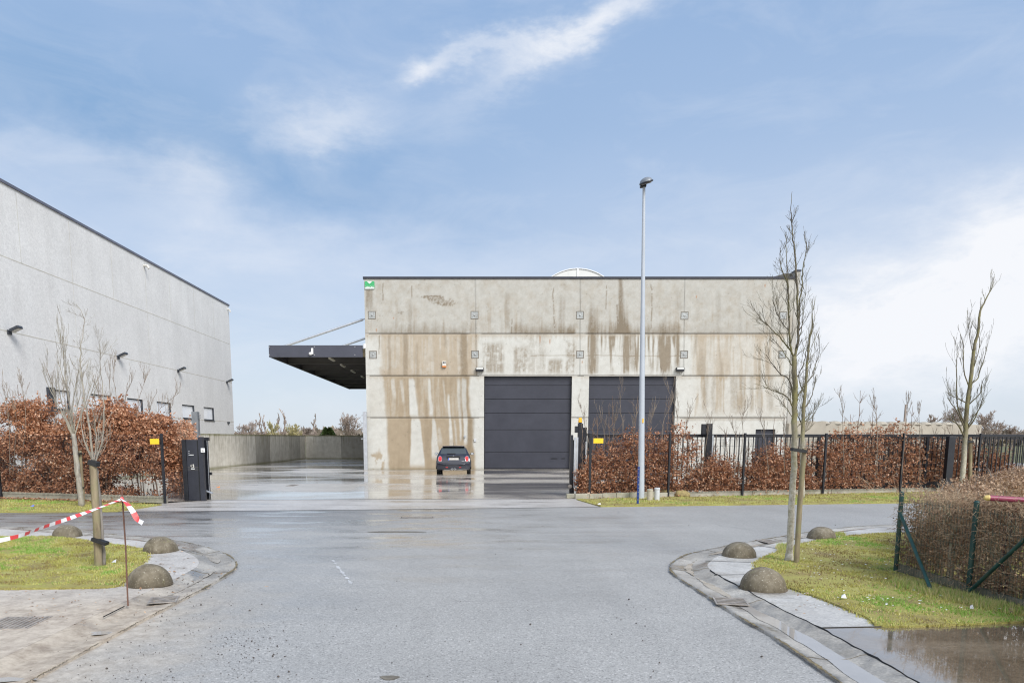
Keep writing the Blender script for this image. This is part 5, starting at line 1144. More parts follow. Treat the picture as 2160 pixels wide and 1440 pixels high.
# --- left far tree
q=G3(170,1067,.03); Y=q.y; tr=thing('young_tree',tuple(q),'pale-trunked bare young tree on the left verge in front of the beech hedge','tree')
b=MB(); limb(b,[(172,1068),(168,1030),(162,980),(157,935),(155,915)],Y,.075,.055,rs,0,0); b.build('trunk',M['bark_light'],tr,smooth=True)
b=MB()
limb(b,[(155,925),(151,890),(147,850),(139,800),(134,750),(131,710)],Y,.035,.006,rs,.2,46,.8,1,.6,.4,minr=.0045)
for ps,r_,n_ in (([(155,925),(142,895),(128,865),(118,845),(105,820),(88,780)],.025,16),([(156,920),(152,880),(156,840),(162,800),(168,770)],.025,16),([(156,925),(166,890),(178,855),(186,830),(192,810)],.025,16),([(155,920),(140,885),(130,850),(122,800),(120,760)],.02,18),([(156,915),(160,870),(170,830),(172,790)],.02,14),([(154,912),(138,880),(120,850),(104,835)],.02,12),([(148,860),(140,820),(128,780),(118,740)],.015,16)): limb(b,ps,Y,r_,.006,rs,rs.uniform(-.5,.5),n_,.7,1,.6,.4,minr=.0045)
b.build('crown',M['bark_light'],tr,smooth=True)
q2=G3(176,1066,.03); b=MB(); b.tube([q2,P(168,950,q2.y)],[.05,.045],10); stk=b.build('tree_stake',M['stake'],origin=tuple(q2),auto=40); tag(stk,'pale stake tied to the left verge tree','stake')
b=MB(); strap(b,154,172,957,956,q2.y-.06,.04); strap(b,160,176,1028,1028,q2.y-.06,.03); b.build('strap',M['rubber'],tr)
# --- left near tree
q=G3(219,1192,.07); Y=q.y; tr=thing('young_tree',tuple(q),'bare multi-stemmed young tree tied to a thick post, left grass island','tree')
b=MB(); limb(b,[(220,1194),(215,1130),(210,1070),(205,1020),(198,975)],Y,.036,.034,rs,0,0,kn=.006); b.build('trunk',M['bark_grey'],tr,smooth=True)
b=MB()
L1=limb(b,[(198,980),(195,955),(190,915),(184,870),(176,820),(171,780),(171,735),(176,690),(174,660),(160,640)],Y,.021,.0025,rs,.1,26,.22,1,.2,.7,start=.45)
limb(b,[(197,975),(186,950),(176,920),(171,890),(174,850)],Y,.014,.003,rs,.2,8,.4,1,.6,.4)
limb(b,[(199,975),(203,930),(200,890),(194,850),(205,810)],Y,.012,.003,rs,-.2,14,.45,1,.6,.4)
limb(b,[(200,975),(212,945),(218,915),(220,870),(216,820),(212,775),(212,750),(210,730)],Y,.014,.0025,rs,.15,26,.38,1,.35,.6)
limb(b,[(199,978),(206,945),(208,905),(214,870)],Y,.010,.003,rs,.2,8,.4,1,.6,.4)
limb(b,[(198,978),(190,955),(184,940),(181,915)],Y,.010,.003,rs,-.2,6,.35,1,.6,.4)
limb(b,[(182,860),(190,835),(198,815),(208,795),(212,770)],Y,.008,.0025,rs,.1,12,.25,1,.4)
limb(b,[(173,800),(180,780),(186,770)],Y,.006,.002,rs,.1,6,.2,1,.4)
b.build('crown',M['bark_light'],tr,smooth=True)
s0=G3(208,1194,.07); b=MB(); b.tube([s0,P(204,1100,s0.y),P(196,978,s0.y)],[.051,.048,.046],14,True,jit=.03); stk=b.build('tree_stake',M['stake'],origin=tuple(s0),auto=40); tag(stk,'thick greenish round post supporting the near left tree','stake')
b=MB(); strap(b,196,226,1136,1146,s0.y-.05,.045); b.build('strap',M['rubber'],tr)
b=MB(); strap(b,189,207,974,979,s0.y-.0,.06); b.build('strap',M['rubber'],tr)
# ================================================================ ROD AND BARRIER TAPE
q=G3(270,1277,.056); t=P(256.5,1025,q.y+.1); b=MB(); b.tube([q,q.lerp(t,.5)+Vector((.008,0,0)),t],.0085,8); rod=b.build('steel_rod',M['rust'],origin=tuple(q)); tag(rod,'thin rusty steel rod stuck upright, holding up the barrier tape','rod')
M['tape_red']=simple('tape_red',(.74,.07,.07),.35,.1,20); M['tape_white']=simple('tape_white',(.80,.79,.78),.35,.05,20)
tie=P(257.3,1052,q.y+.09); far_=P(-10,1141,5.6); end_=Vector((-5.4,4.3,.80))
def ribbon(pts,w_,tw,per,mir=0,curl=0):
    b=MB(); S=smooth(pts,24); acc=0; vs=[]; n=len(S)
    for i,p in enumerate(S):
        d=(S[min(i+1,n-1)]-S[max(i-1,0)]).normalized(); up=Vector((0,0,1)); s=d.cross(up).normalized(); u=s.cross(d)
        a=tw(i/(n-1)); off=(u*math.cos(a)+s*math.sin(a))*w_/2; vs+=[p-off,p+off]
    fs=[(2*i,2*i+2,2*i+3,2*i+1) for i in range(n-1)]; mis=[]; acc=0
    b.add(vs,fs); 
    for i in range(n-1):
        acc+=(S[i+1]-S[i]).length; mis.append(int(acc/per)%2)
    b.m=mis; return b
pa=[tie,tie.lerp(far_,.3)+Vector((0,0,-.012)),tie.lerp(far_,.65)+Vector((0,0,-.015)),far_,far_.lerp(end_,.5),end_]
tp=thing('barrier_tape',tuple(q),'red and white barrier tape sagging from the rod towards the left edge','barrier tape')
ribbon(pa,.034,lambda t:.5+1.0*math.sin(t*9+.6),.075).build('tape_run',[M['tape_white'],M['tape_red']],tp)
tl=[tie+Vector((0,-.004,.005)),P(268,1062,q.y-.02),P(280,1078,q.y-.08),P(290,1095,q.y-.1),P(301,1103,q.y-.05)]
ribbon(tl,.052,lambda t:.9+2.2*t,.10).build('loose_tail',[M['tape_white'],M['tape_red']],tp)
b=MB(); b.lathe(tie,[(.014,-.02),(.02,0),(.012,.022)],8); b.build('knot',M['tape_red'],tp)
e=end_; b=MB(); b.tube([Vector((e.x,e.y,.03)),Vector((e.x,e.y,1.05))],.0085,8); o=b.build('steel_rod',M['rust'],origin=(e.x,e.y,.03)); tag(o,'second thin rusty rod holding the other end of the barrier tape','rod')
# ================================================================ TRIMMED HEDGE + GREEN FENCE (right foreground)
HX=5.52; yA=9.12; M['stemT']=barkmat('hedge_stem',(.20,.17,.12),(.42,.38,.29),(.30,.29,.16))
def topT(X,p): return 1.13+.03*mnoise.noise(Vector((p.x*1.5,p.y*1.5,0)))
def densT(f,s): return .30+.75*ss(np.float64(f),.05,.95)
o=hedge('trimmed_hedge','clipped brown winter hedge behind the green mesh fence at the right edge',[(HX+.33,4.6,0),(HX+.33,yA+.12,0)],.66,topT,lambda f,s:(.35+1.1*f)*1.6,6500,(4,8),.034,M['dryleaf'],.12,0,.1,21,twr=.0024,shade=.45,stemmat=M['stemT'],stemk=1.15)
hedge('trimmed_hedge','far arm of the clipped brown hedge running back behind the barrier pipe',[(HX+.78,yA+.1,0),(HX+2.6,yA+2.3,0),(12.8,15.5,0)],1.0,lambda X,p:1.05+.06*mnoise.noise(Vector((p.x*1.2,p.y*1.2,0)))+.006*max(0,p.x-7)*10*.5,lambda f,s:.55+.6*f,9000,(5,9),.042,M['dryleaf'],.25,0.15,.1,22,twr=.0025,shade=.3,stemmat=M['bark_grey'],stemk=1.1)
# dense thorny twig mesh on the clipped faces
rs=random.Random(8); b=MB()
for i in range(4600):
    y=rs.uniform(4.8,yA+.05); z=rs.betavariate(1.5,1.0)*1.13; x=HX-.06+abs(rs.gauss(0,.16)); a=rs.uniform(0,2*PI); l=rs.uniform(.04,.14)
    d=Vector((rs.gauss(-.25,.5),rs.gauss(0,.8),rs.gauss(.1,.6))).normalized(); p=Vector((x,y,z)); m_=p+d*l*.5+Vector((rs.gauss(0,.012),rs.gauss(0,.012),rs.gauss(0,.012))); b.tube([p,m_,p+d*l],[.0028,.0022,.0013],3,False)
for i in range(2600):
    y=rs.uniform(4.8,yA+.05); x=HX+rs.uniform(.05,.75); p=Vector((x,y,1.05+rs.gauss(0,.03))); d=Vector((rs.gauss(0,.6),rs.gauss(0,.6),rs.gauss(.4,.4))).normalized(); l=rs.uniform(.04,.13); b.tube([p,p+d*l],[.0022,.0012],3,False)
for i in range(26):
    y=rs.uniform(6.5,yA+1.5); x=HX+rs.uniform(.1,1.6); p=Vector((x,y,1.0)); d=Vector((rs.gauss(-.5,.4),rs.gauss(.1,.3),rs.uniform(.3,.9))).normalized(); grow(b,p,d,rs.uniform(.2,.42),.0026,1,rs,.1,6,.6,(0,2))
b.build('thorn_twigs',M['twig2'] if 'twig2' in M else M.setdefault('twig2',barkmat('dry_twig',(.22,.145,.09),(.48,.35,.23))),o)
pf=[Vector((*G(x,y,.06),0)) for x,y in ((1898,1213),(2013,1262))]
gf0=Vector((HX-.02,yA+.02,0)); gf1=Vector((HX-.04,5.0,0)); gfd=(gf1-gf0).normalized()
gf=thing('mesh_fence',(HX,7,0),'dark green mesh fence with round posts and slanting braces along the clipped hedge','fence')
for y in (9.08,7.72,6.75,5.4):
    b=MB(); b.tube([Vector((HX-.02,y,.02)),Vector((HX-.02,y,1.09))],.027,12); b.lathe((HX-.02,y,1.085),[(.03,0),(.03,.01),(.02,.022),(.004,.026)],12); b.build('post',M['green_post'],gf,auto=40)
def brace(pa,pb): 
    b=MB(); b.tube([pa,pb],.021,10); b.build('brace',M['green_post'],gf,auto=40)
brace(Vector((HX-.05,9.06,.86)),G3(1968,1254,.06)); 
bb=G3(2035,1256,.06); brace(bb,Vector((HX-.05,6.77,.98))); 
b=MB(); y=5.0
while y<9.1: b.tube([Vector((HX-.055,y,.1)),Vector((HX-.055,y,1.04))],.0018,3,False); y+=.05
for z in np.arange(.1,1.05,.10): b.tube([Vector((HX-.055,5,z)),Vector((HX-.055,9.08,z))],.0018,3,False)
b.build('mesh_panel',M['green_post'],gf)
b=MB()
y=9.12
while y>5: b.box(HX-.01,HX+.035,y-.01,max(5,y-1.34),.02,.17+.01*mnoise.noise(Vector((y,0,0)))); y-=1.36
o=b.build('concrete_edging',M['edging_d'] if 'edging_d' in M else M.setdefault('edging_d',simple('mossy_edging',(.18,.165,.12),.9,.35,4,dirt=((.09,.11,.04),.8),bumps=.6)),origin=(HX,7,0)); tag(o,'dark mossy concrete plank at the foot of the green mesh fence','kerb')
litter('leaf_litter','dry leaves and straw under the clipped hedge',lambda:(HX+random.uniform(-.02,1.6),random.uniform(4.8,yA)),4200,.045,M['dryleaf'],.06)
b=MB(); b.box(HX+.04,HX+8,2,yA-.3,.0,.05); struct(b.build('soil',M['soil'] if 'soil' in M else M.setdefault('soil',simple('bare_soil',(.15,.11,.075),.95,.4,6,bumps=.8,bscale=30))))
# barrier pipe
yb_=7.45; a=P(2075,1049,yb_); c=P(2160,1054.5,yb_-.1); d=(c-a)
bp=thing('barrier_pipe',(a.x,yb_,0),'wine-red barrier pipe with a yellow end cap lying level on the clipped hedge','barrier')
b=MB(); b.tube([a+d*.10,a+d*4.0],.030,16); b.build('bar',M['pipe_red'],bp,auto=40)
b=MB(); b.lathe(a-d.normalized()*.0,[(.004,0),(.018,.004),(.028,.02),(.031,.05),(.031,d.length*.10)],16,axis=d.normalized()); b.build('end_cap',M['cap_yellow'],bp,auto=40)
for px_ in (2126,2139): 
    t=P(px_,1080,yb_+.15); f_=P(px_-2,1190,yb_+.15); b=MB(); b.tube([Vector((t.x,t.y,.05)),Vector((t.x,t.y,t.z+.08))],.022,10); b.build('support',M['pipe_dark'],bp,auto=40)
# ================================================================ FAR TREES
def fartree(label,px,pyt,wpx,Y,mat,seed,kind='round',name='bare_tree',pyb=924,n=22,group='bare trees beyond the yard walls'):
    rs=random.Random(seed); q=P(px,924,Y); H=P(px,pyt,Y).z; Wd=wpx/F_*Y/2; t=thing(name,(q.x,Y,0),label,'tree',group)
    b=MB(); base=Vector((q.x,Y,0)); pts=[base+Vector((rs.gauss(0,.06)*i,rs.gauss(0,.06)*i,H*(.75 if kind!='slim' else .95)*i/6)) for i in range(7)]
    b.tube(pts,[H*.02*(1-.8*i/6)+.02 for i in range(7)],6); b.build('trunk',mat,t); b=MB()
    for k in range(n):
        f=rs.uniform(.22,1.0) if kind!='slim' else rs.uniform(.15,1); i=min(5,int(f*6)); o=pts[i].lerp(pts[i+1],f*6-i); a=rs.uniform(0,2*PI)
        if kind=='slim': d=Vector((math.cos(a)*.3,math.sin(a)*.3,1)).normalized(); L=H*.22*(1.15-f)
        else: d=Vector((math.cos(a),math.sin(a),.75+f*.7)).normalized(); L=max(H*.18,min(Wd*1.1,(H-o.z)*.95))
        grow(b,o,d,L*rs.uniform(.8,1.1),H*.006+.012,2,rs,.30,6,.75 if kind!='slim' else .4,(4,7),1,.13,.018,.55)
    b.build('crown',mat,t); return t
TF,TO=M['twig_far'],M['twig_far2']
for a in (('reddish bare shrub tree just right of the grey warehouse corner',512,893,40,105,TF,1,'round'),('bushy bare tree left of the thin spike tree',536,888,40,110,TF,2,'round'),
  ('thin spike-like bare tree, left of the twin poplars',547,868,10,112,TF,3,'slim'),('second thin spike-like bare tree near the twin poplars',558,872,10,112,TF,4,'slim'),
  ('olive-tinted bare tree before the twin poplars',574,888,36,104,TO,5,'round'),('left one of the twin bare poplars',590,866,12,108,TF,6,'slim'),('right, taller one of the twin bare poplars',598,856,13,108,TF,7,'slim'),
  ('yellowish rounded willow right of the twin poplars',622,893,46,106,TO,8,'round'),('low bare bush tree behind the yard wall corner',648,900,34,106,TF,9,'round'),
  ('slender solitary bare tree between willow and conifer',665,868,16,104,TF,10,'slim'),('low bare bush beside the small conifer',706,903,30,108,TF,12,'round'),
  ('wide spreading bare tree next to the concrete warehouse corner',738,873,66,98,TF,13,'round')):
    fartree(*a,n=34 if a[6] in (13,8) else 26)
for a in (('bare bush tree behind the beige wall, left of the leaning tree',1962,868,34,100,TF,21,'round'),('broad bare tree behind the beige wall at the leaning tree',2005,858,70,104,TF,22,'round'),('bare tree at the right end of the beige wall',2078,866,50,100,TF,23,'round'),
  ('low bare bush tree right of the beige wall end',2100,888,44,110,TF,24,'round'),('low bushy tree nearest the right edge of the view',2135,898,46,112,TF,25,'round')): fartree(*a,n=30)
# conifer
q=P(692,915,100); b=MB(); t=thing('conifer',(q.x,100,0),'small dark green conifer showing above the back yard wall','tree'); H=P(692,901,100).z
b.tube([Vector((q.x,100,0)),Vector((q.x,100,H))],[.15,.03],6); b.build('trunk',M['twig_far'],t)
C=[];D=[]
for i in range(1500):
    f=random.random()**.7; a=random.uniform(0,2*PI); r=(1-f)*1.6*random.uniform(.2,1)+.2; C.append((q.x+math.cos(a)*r,100+math.sin(a)*r,1.0+(H-1)*f*random.uniform(.9,1.0))); D.append((math.cos(a),math.sin(a),-.1+random.gauss(0,.3)))
leafcloud('foliage',np.array(C),np.array(D),np.full(1500,.38),t,M['greenleaf'],rng.uniform(0,.45,1500))
# distant scrub line closing the horizon
def scrub(name,label,x0,x1,Y,h,n,mat,seed):
    rs_=np.random.default_rng(seed); vn_=VN(seed); xs=rs_.uniform(x0,x1,n); hh=h*(.45+.9*vn_.fbm(xs*.06,xs*0+3.,4)); z=rs_.random(n)**.8*hh; ys=Y+rs_.normal(0,3,n)
    C=np.stack([xs,ys,z],1); D=rs_.normal(0,.5,(n,3))+[0,0,.9]; o=leafcloud(name,C,D,rs_.uniform(.7,1.8,n),None,mat,rs_.uniform(0,.7,n)); return tag(o,label,'scrub',kind='stuff')
M['scrub']=leafmat('scrub',[(0,(.16,.135,.11)),(.5,(.28,.23,.18)),(.8,(.30,.27,.16)),(1,(.36,.31,.24))],.9,0)  # lighter brownish greys put distance haze into the scrub colour
scrub('scrub','far bare scrub and hedgerows along the horizon',-150,260,170,3.0,16000,M['scrub'],5)
# telegraph pole
q=P(1905,924,90); b=MB(); b.tube([Vector((q.x,90,0)),Vector((q.x,90,P(1905,853,90).z))],[.14,.11],8); o=b.build('utility_pole',M['twig_far'],origin=(q.x,90,0)); tag(o,'plain distant utility pole above the beige wall','pole')
# ================================================================ CAR
cq=G(956.5,1000); car=thing('parked_car',(cq[0],cq[1],0),'dark small hatchback parked nose-in against the stained concrete wall','car')
M['paint']=simple('dark_car_paint',(.018,.020,.032),.22,.1,3,.2,coat=1.0)
M['plast']=simple('black_trim',(.012,.012,.014),.5,.1,10)
M['cglass']=simple('car_glass',(.03,.04,.045),.04,.1,3,spec=1.0)
M['tail']=simple('tail_lamp_red',(.55,.02,.02),.15,.1,10,coat=.6)
M['tyre']=simple('tyre',(.015,.015,.015),.8,.2,15)
cx0,cy0=cq
def W_(z):  # half width by height
    return float(np.interp(z,[.20,.30,.45,.62,.80,.93,1.0,1.10,1.30,1.38,1.42],[.78,.835,.86,.863,.850,.815,.775,.735,.625,.57,.45]))
st=[(0.0,.26,.60,.93),(.03,.22,.68,.965),(.09,.21,.80,.985),(.16,.21,.92,.992),(.24,.21,.995,1),(.34,.21,1.15,1),(.47,.21,1.34,1),(.56,.21,1.385,1),(.9,.21,1.41,1),(1.5,.21,1.415,1),(2.1,.21,1.39,1),(2.4,.21,1.33,1),(2.75,.21,1.10,1),(2.95,.21,.985,1),(3.3,.21,.93,.985),(3.6,.21,.85,.94),(3.78,.24,.72,.86),(3.84,.30,.60,.74)]
b=MB(); K=16; vs=[];fs=[]
for (y,zb_,ztp,tp_) in st:
    ring=[]
    for i in range(K+1):
        z=zb_+(ztp-zb_)*(i/K); w_=W_(z)*tp_
        # round the shoulder near the top of this station
        f=i/K; w_*=1-.06*max(0,(f-.88)/.12)**2; ring.append((w_,z))
    full=[(w,z) for w,z in ring]+[(ring[-1][0]*.55,ztp+.012),(0,ztp+.018)]
    pts=[(cx0+w,cy0+y,z) for w,z in full]+[(cx0-w,cy0+y,z) for w,z in reversed(full[:-1])]
    vs+=pts; m_=len(pts)
for i in range(len(st)-1):
    for k_ in range(m_-1): fs.append((i*m_+k_,(i+1)*m_+k_,(i+1)*m_+k_+1,i*m_+k_+1))
    fs.append((i*m_+m_-1,(i+1)*m_+m_-1,(i+1)*m_,i*m_))
fs.append(tuple(range(m_))); fs.append(tuple((len(st)-1)*m_+k_ for k_ in range(m_-1,-1,-1)))
b.add(vs,fs); body=b.build('body',M['paint'],car,smooth=True)
def rearY(z):  # rear surface position for height z
    zs=[s_[2] for s_ in st[:8]]; ys=[s_[0] for s_ in st[:8]]; return float(np.interp(z,zs,ys))
def rsurf(pts,off=.012):  # pts in (x,z) on the rear face
    return [Vector((cx0+x,cy0+rearY(z)-off-(.0 if abs(x)<.5 else -.09*(abs(x)-.5)),z)) for x,z in pts]
def patch(name,mat,x0,x1b,z0,z1,taper,parent,off=.012,n=8,rx=0):
    b=MB(); vs=[];fs=[]
    for j in range(n+1):
        z=z0+(z1-z0)*j/n; f=j/n; xa_=x0+taper*f; xb_=x1b-taper*f
        for i in range(n+1): vs.append(rsurf([(xa_+(xb_-xa_)*i/n,z)],off)[0])
    for j in range(n):
        for i in range(n): k_=j*(n+1)+i; fs.append((k_,k_+1,k_+n+2,k_+n+1))
    b.add(vs,fs); return b.build(name,mat,parent,smooth=True)
rw_=patch('rear_window',M['cglass'],-.66,.66,1.005,1.325,.085,car,.015)
b=MB(); p=rsurf([(.0,1.02)],.04)[0]; b.tube([p+Vector((-.02,0,0)),p+Vector((-.33,.01,.015))],.012,6); b.obox(p+Vector((-.05,0,.0)),.30,.03,.035); b.build('rear_wiper',M['plast'],rw_)
b=MB(); b.obox((cx0,cy0+.46,1.385),1.12,.22,.035); b.build('roof_spoiler',M['paint'],car,bevel=.015)
b=MB(); b.tube([Vector((cx0,cy0+.62,1.42)),Vector((cx0,cy0+.53,1.58))],.006,5); b.build('antenna',M['plast'],car)
for s in (-1,1):
    b=MB(); el=[(s*(.665)+.105*math.copysign(abs(math.cos(a))**.75,math.cos(a)),.775+.155*math.copysign(abs(math.sin(a))**.75,math.sin(a))) for a in np.linspace(0,2*PI,33)[:-1]]
    v0=rsurf(el,.045); c0_=Vector((cx0+s*.665,cy0+rearY(.775)-.05,.775)); vi=[c0_+(v-c0_)*.80+Vector((0,-.012,0)) for v in v0]; vo=[v+Vector((0,.09,0)) for v in v0]
    n_=32; b.add(v0+vi+vo,[(i,(i+1)%n_,n_+(i+1)%n_,n_+i) for i in range(n_)]+[(2*n_+i,2*n_+(i+1)%n_,(i+1)%n_,i) for i in range(n_)]); ring=b.build('tail_lamp',M['chrome'],car,smooth=True)
    b=MB(); b.add([v+Vector((0,.006,0)) for v in vi],[tuple(range(n_))]); b.build('red_lens',M['tail'],ring)
    b=MB(); cc=c0_+Vector((0,-.012,-.045)); b.obox(cc,.07,.008,.05); b.build('reverse_lens',M['tail2'] if 'tail2' in M else M.setdefault('tail2',simple('lens_dark',(.25,.02,.03),.2,.2,10)),ring)
    # mirrors
    mp=Vector((cx0+s*.935,cy0+1.95,.985)); b=MB(); b.lathe(mp,[(.02,-.09),(.075,-.05),(.085,0),(.06,.06),(.01,.08)],16,axis=Vector((0,1,0))); b.v=[(mp.x+(v[0]-mp.x)*1.15,v[1],mp.z+(v[2]-mp.z)*.85) for v in b.v]
    b.tube([mp+Vector((-s*.06,0,-.03)),mp+Vector((-s*.2,.02,-.05))],.02,6); mo=b.build('side_mirror',M['plast'],car,smooth=True)
    b=MB(); b.lathe(mp+Vector((0,-.088,0)),[(.07,0),(.068,-.002)],16,axis=Vector((0,1,0))); b.v=[(mp.x+(v[0]-mp.x)*1.1,v[1],mp.z+(v[2]-mp.z)*.8) for v in b.v]; b.build('mirror_glass',M['chrome'],mo)
    # fog lamps
    b=MB(); b.obox(Vector((cx0+s*.33,cy0-.018,.345)),.115,.02,.035); b.build('fog_lamp',M['tail'],car,bevel=.008)
    for yw in (.66,3.15):
        b=MB(); b.lathe((cx0+s*.765,cy0+yw,.305),[(.21,-.095),(.29,-.095),(.31,-.07),(.315,0),(.31,.07),(.29,.095),(.21,.095)],28,axis=Vector((1,0,0))); wh_=b.build('wheel',M['tyre'],car,auto=40)
        b=MB(); b.lathe((cx0+s*.768,cy0+yw,.305),[(.21,-.08*s),(.2,.06*s),(.05,.085*s),(.03,.09*s)] if s>0 else [(.21,.08),(.2,-.06),(.05,-.085),(.03,-.09)],20,axis=Vector((1,0,0))); b.build('rim',M['pvcgrey'],wh_)
    b=MB(); ar=[Vector((cx0+s*.862,cy0+.66+.36*math.cos(a),.30+.36*math.sin(a))) for a in np.linspace(-.1,PI+.1,16)]; b.tube(ar,.03,6); b.build('wheel_arch',M['plast'],car,smooth=True)
    b=MB(); b.add([Vector((cx0+s*(W_(z)+.006),cy0+y,z)) for y,z in ((.75,1.0),(2.55,1.02),(2.25,1.28),(.95,1.31))],[(0,1,2,3)]); b.build('side_window',M['cglass'],car)
# bumper, diffuser, plate
b=MB(); prof=[(-.80,.46),(-.80,.30),(-.62,.24),(-.40,.215),(-.16,.215),(-.10,.26),(.10,.26),(.16,.215),(.40,.215),(.62,.24),(.80,.30),(.80,.46)]
v0=[Vector((cx0+x,cy0-.03+.10*max(0,abs(x)-.55)/.25,z)) for x,z in prof]; v1=[v+Vector((0,.3,0)) for v in v0]; n_=len(v0)
b.add(v0+v1,[tuple(range(n_))]+[(i,n_+i,n_+(i+1)%n_,(i+1)%n_) for i in range(n_)]); bu=b.build('rear_bumper',M['plast'],car,bevel=.012)
b=MB(); b.tube([Vector((cx0+x,cy0-.022+.10*max(0,abs(x)-.55)/.25,z)) for x,z in ((-.76,.52),(-.5,.505),(0,.50),(.5,.505),(.76,.52))],.03,8); b.build('bumper_fold',M['paint'],bu,smooth=True)
b=MB(); b.tube([Vector((cx0+x,cy0-.038,z)) for x,z in ((-.46,.225),(-.17,.225),(-.10,.285),(.10,.285),(.17,.225),(.46,.225))],.006,5); b.build('diffuser_trim',M['galv'],bu)
for s in (-1,1): b=MB(); b.lathe((cx0+s*.063,cy0+.02,.262),[(.045,0),(.046,.09),(.036,.09),(.034,.0)],18,axis=Vector((0,-1,0))); b.build('exhaust_tip',M['chrome'],car)
b=MB(); b.obox((cx0,cy0+rearY(.80)+.005,.80),.68,.06,.24); b.build('plate_recess',M['plast'],car,bevel=.02)
b=MB(); b.obox((cx0,cy0+rearY(.74)-.015,.755),.52,.012,.11); pl=b.build('number_plate',M['offwhite'],car); b=MB(); b.obox((cx0-.235,cy0+rearY(.74)-.024,.755),.045,.008,.11); b.build('blue_band',M['bluep'] if 'bluep' in M else M.setdefault('bluep',simple('plate_blue',(.12,.18,.62),.4,.1,10)),pl)
b=MB(); b.lathe((cx0,cy0+rearY(.91)-.03,.905),[(.05,0),(.045,.012),(.01,.016)],16,axis=Vector((0,-1,0))); b.v=[(cx0+(v[0]-cx0)*1.1,v[1],.905+(v[2]-.905)*.6) for v in b.v]; b.build('badge',M['chrome'],car)
b=MB(); 
for i in range(5): b.obox((cx0+.43+i*.028-.0,cy0+rearY(.66)-.02,.665),.02,.01,.022)
b.build('script_badge',M['chrome'],car)
# ================================================================ DRAINS, COVERS, DEBRIS
def grate(name,label,px,py,wpx,dpx,n,z=.03,ang=0,mat='iron',cat='drain grate',slatw=.45,cross=False):
    q=G3(px,py,z); w_=wpx/F_*math.hypot(q.y,HC); l=abs(G(px,py-dpx/2,z)[1]-G(px,py+dpx/2,z)[1])
    t=thing(name,tuple(q),label,cat); rot=Matrix.Rotation(ang,3,'Z')
    b=MB(); b.obox(q+Vector((0,0,-.004)),w_*.97,l*.97,.004,ang); b.build('pit',M['hole'],t)
    b=MB(); ns=n
    for i in range(ns):
        f=(i+.5)/ns-.5; b.obox(q+rot@Vector((0,f*l,.002)),w_*.92,l/ns*slatw,.005,ang)
    for s in (-.5,.5): b.obox(q+rot@Vector((s*w_,0,.001)),.02,l+.01,.006,ang); b.obox(q+rot@Vector((0,s*l,.001)),w_-.021,.012,.006,ang)
    if cross:
        for i in range(n): f=(i+.5)/n-.5; b.obox(q+rot@Vector((f*w_,0,.0055)),w_/n*.35,l*.93,.010,ang)
    b.build('bars',M[mat],t); return t
grate('drain_grate','slatted iron drain grate in the gutter below the near right dome',1541,1267,62,15,5,.031,R(-12))
grate('drain_grate','slatted iron drain grate in the gutter near the far right dome',1622,1141,32,7,4,.031,R(10))
grate('drain_grate','slatted iron drain grate in the gutter beside the near left dome',345,1264,52,14,5,.031,R(16))
grate('manhole_cover','worn checkered square cover in the pavement at the left edge',34,1313,92,26,9,.058,R(4),cross=True,cat='manhole cover',slatw=.6)
grate('drain_grate','long narrow drainage grid in the road in front of the entrance',880,1090.5,70,2.4,1,.006,0,slatw=.3)
q=G3(832,1121,.004); b=MB(); n_=24; b.add([(q.x+ (.62 if math.cos(a)>0 else .52)*math.cos(a),q.y+.10*math.sin(a),.0045) for a in np.linspace(0,2*PI,n_+1)[:-1]],[tuple(range(n_))]); struct(b.build('sunken_road_patch',M['seam_c']))
q=G3(822,1428,.004); b=MB(); b.add([(q.x+.07*math.cos(a)*(1+.2*math.sin(3*a)),q.y+.05*math.sin(a),.0045) for a in np.linspace(0,2*PI,n_+1)[:-1]],[tuple(range(n_))]); struct(b.build('road_cover',M['seam_c']))
for px_,py_,w_ in ((617,1023,16),): grate('drain_grate','small square drain grate on the wet yard left of the car',px_,py_,w_,3.2,3,.012,0)
for px_,py_,l in ((1410,1068,0),): pass
M['palemark']=simple('faded_mark',(.56,.56,.56),.7,.3,30)
a=G3(702,1181,.004);c=G3(742,1232,.004); b=MB(); d=(c-a).normalized(); nn=Vector((-d.y,d.x,0)); 
for i in range(26):
    t0,t1=i/26,(i+.8)/26; w_=.026*random.uniform(.05,1); p0_=a.lerp(c,t0);p1_=a.lerp(c,t1); b.add([p0_-nn*w_,p1_-nn*w_,p1_+nn*w_,p0_+nn*w_],[(0,1,2,3)])
struct(b.build('road_marking',M['palemark']))
# loose grit and pebbles
def grit(name,label,fn_,n,s0,s1,z0=.002):
    b=MB()
    for i in range(n):
        x,y=fn_(); s=random.uniform(s0,s1)*(1 if random.random()<.93 else 1.9); c=Vector((x,y,z0+s*.3)); vs=[]
        for dx,dy,dz in ((1,0,0),(-1,0,0),(0,1,0),(0,-1,0),(0,0,.8),(0,0,-.6)): vs.append(c+Vector((dx,dy,dz))*s*random.uniform(.35,.65))
        b.add(vs,[(0,2,4),(2,1,4),(1,3,4),(3,0,4),(2,0,5),(1,2,5),(3,1,5),(0,3,5)])
    o=b.build(name,M['stone']); return tag(o,label,'grit',kind='stuff')
def gl():
    px=random.gauss(300,170); py=random.uniform(1262,1440); px+= (1440-py)*.35; return G(px,py)
grit('grit','dark grit and crumbs scattered over the near left road edge',gl,280,.006,.014)
grit('grit','crumbs of soil around the near left gutter',lambda:G(random.gauss(400,55),random.gauss(1215,38)),120,.006,.018,.03)
grit('grit','sparse dark grit on the open road',lambda:G(random.uniform(350,1900),random.uniform(1085,1440)),120,.007,.017)
grit('grit','cluster of dark grit on the near road',lambda:G(random.gauss(520,40),random.gauss(1372,26)),130,.005,.013)
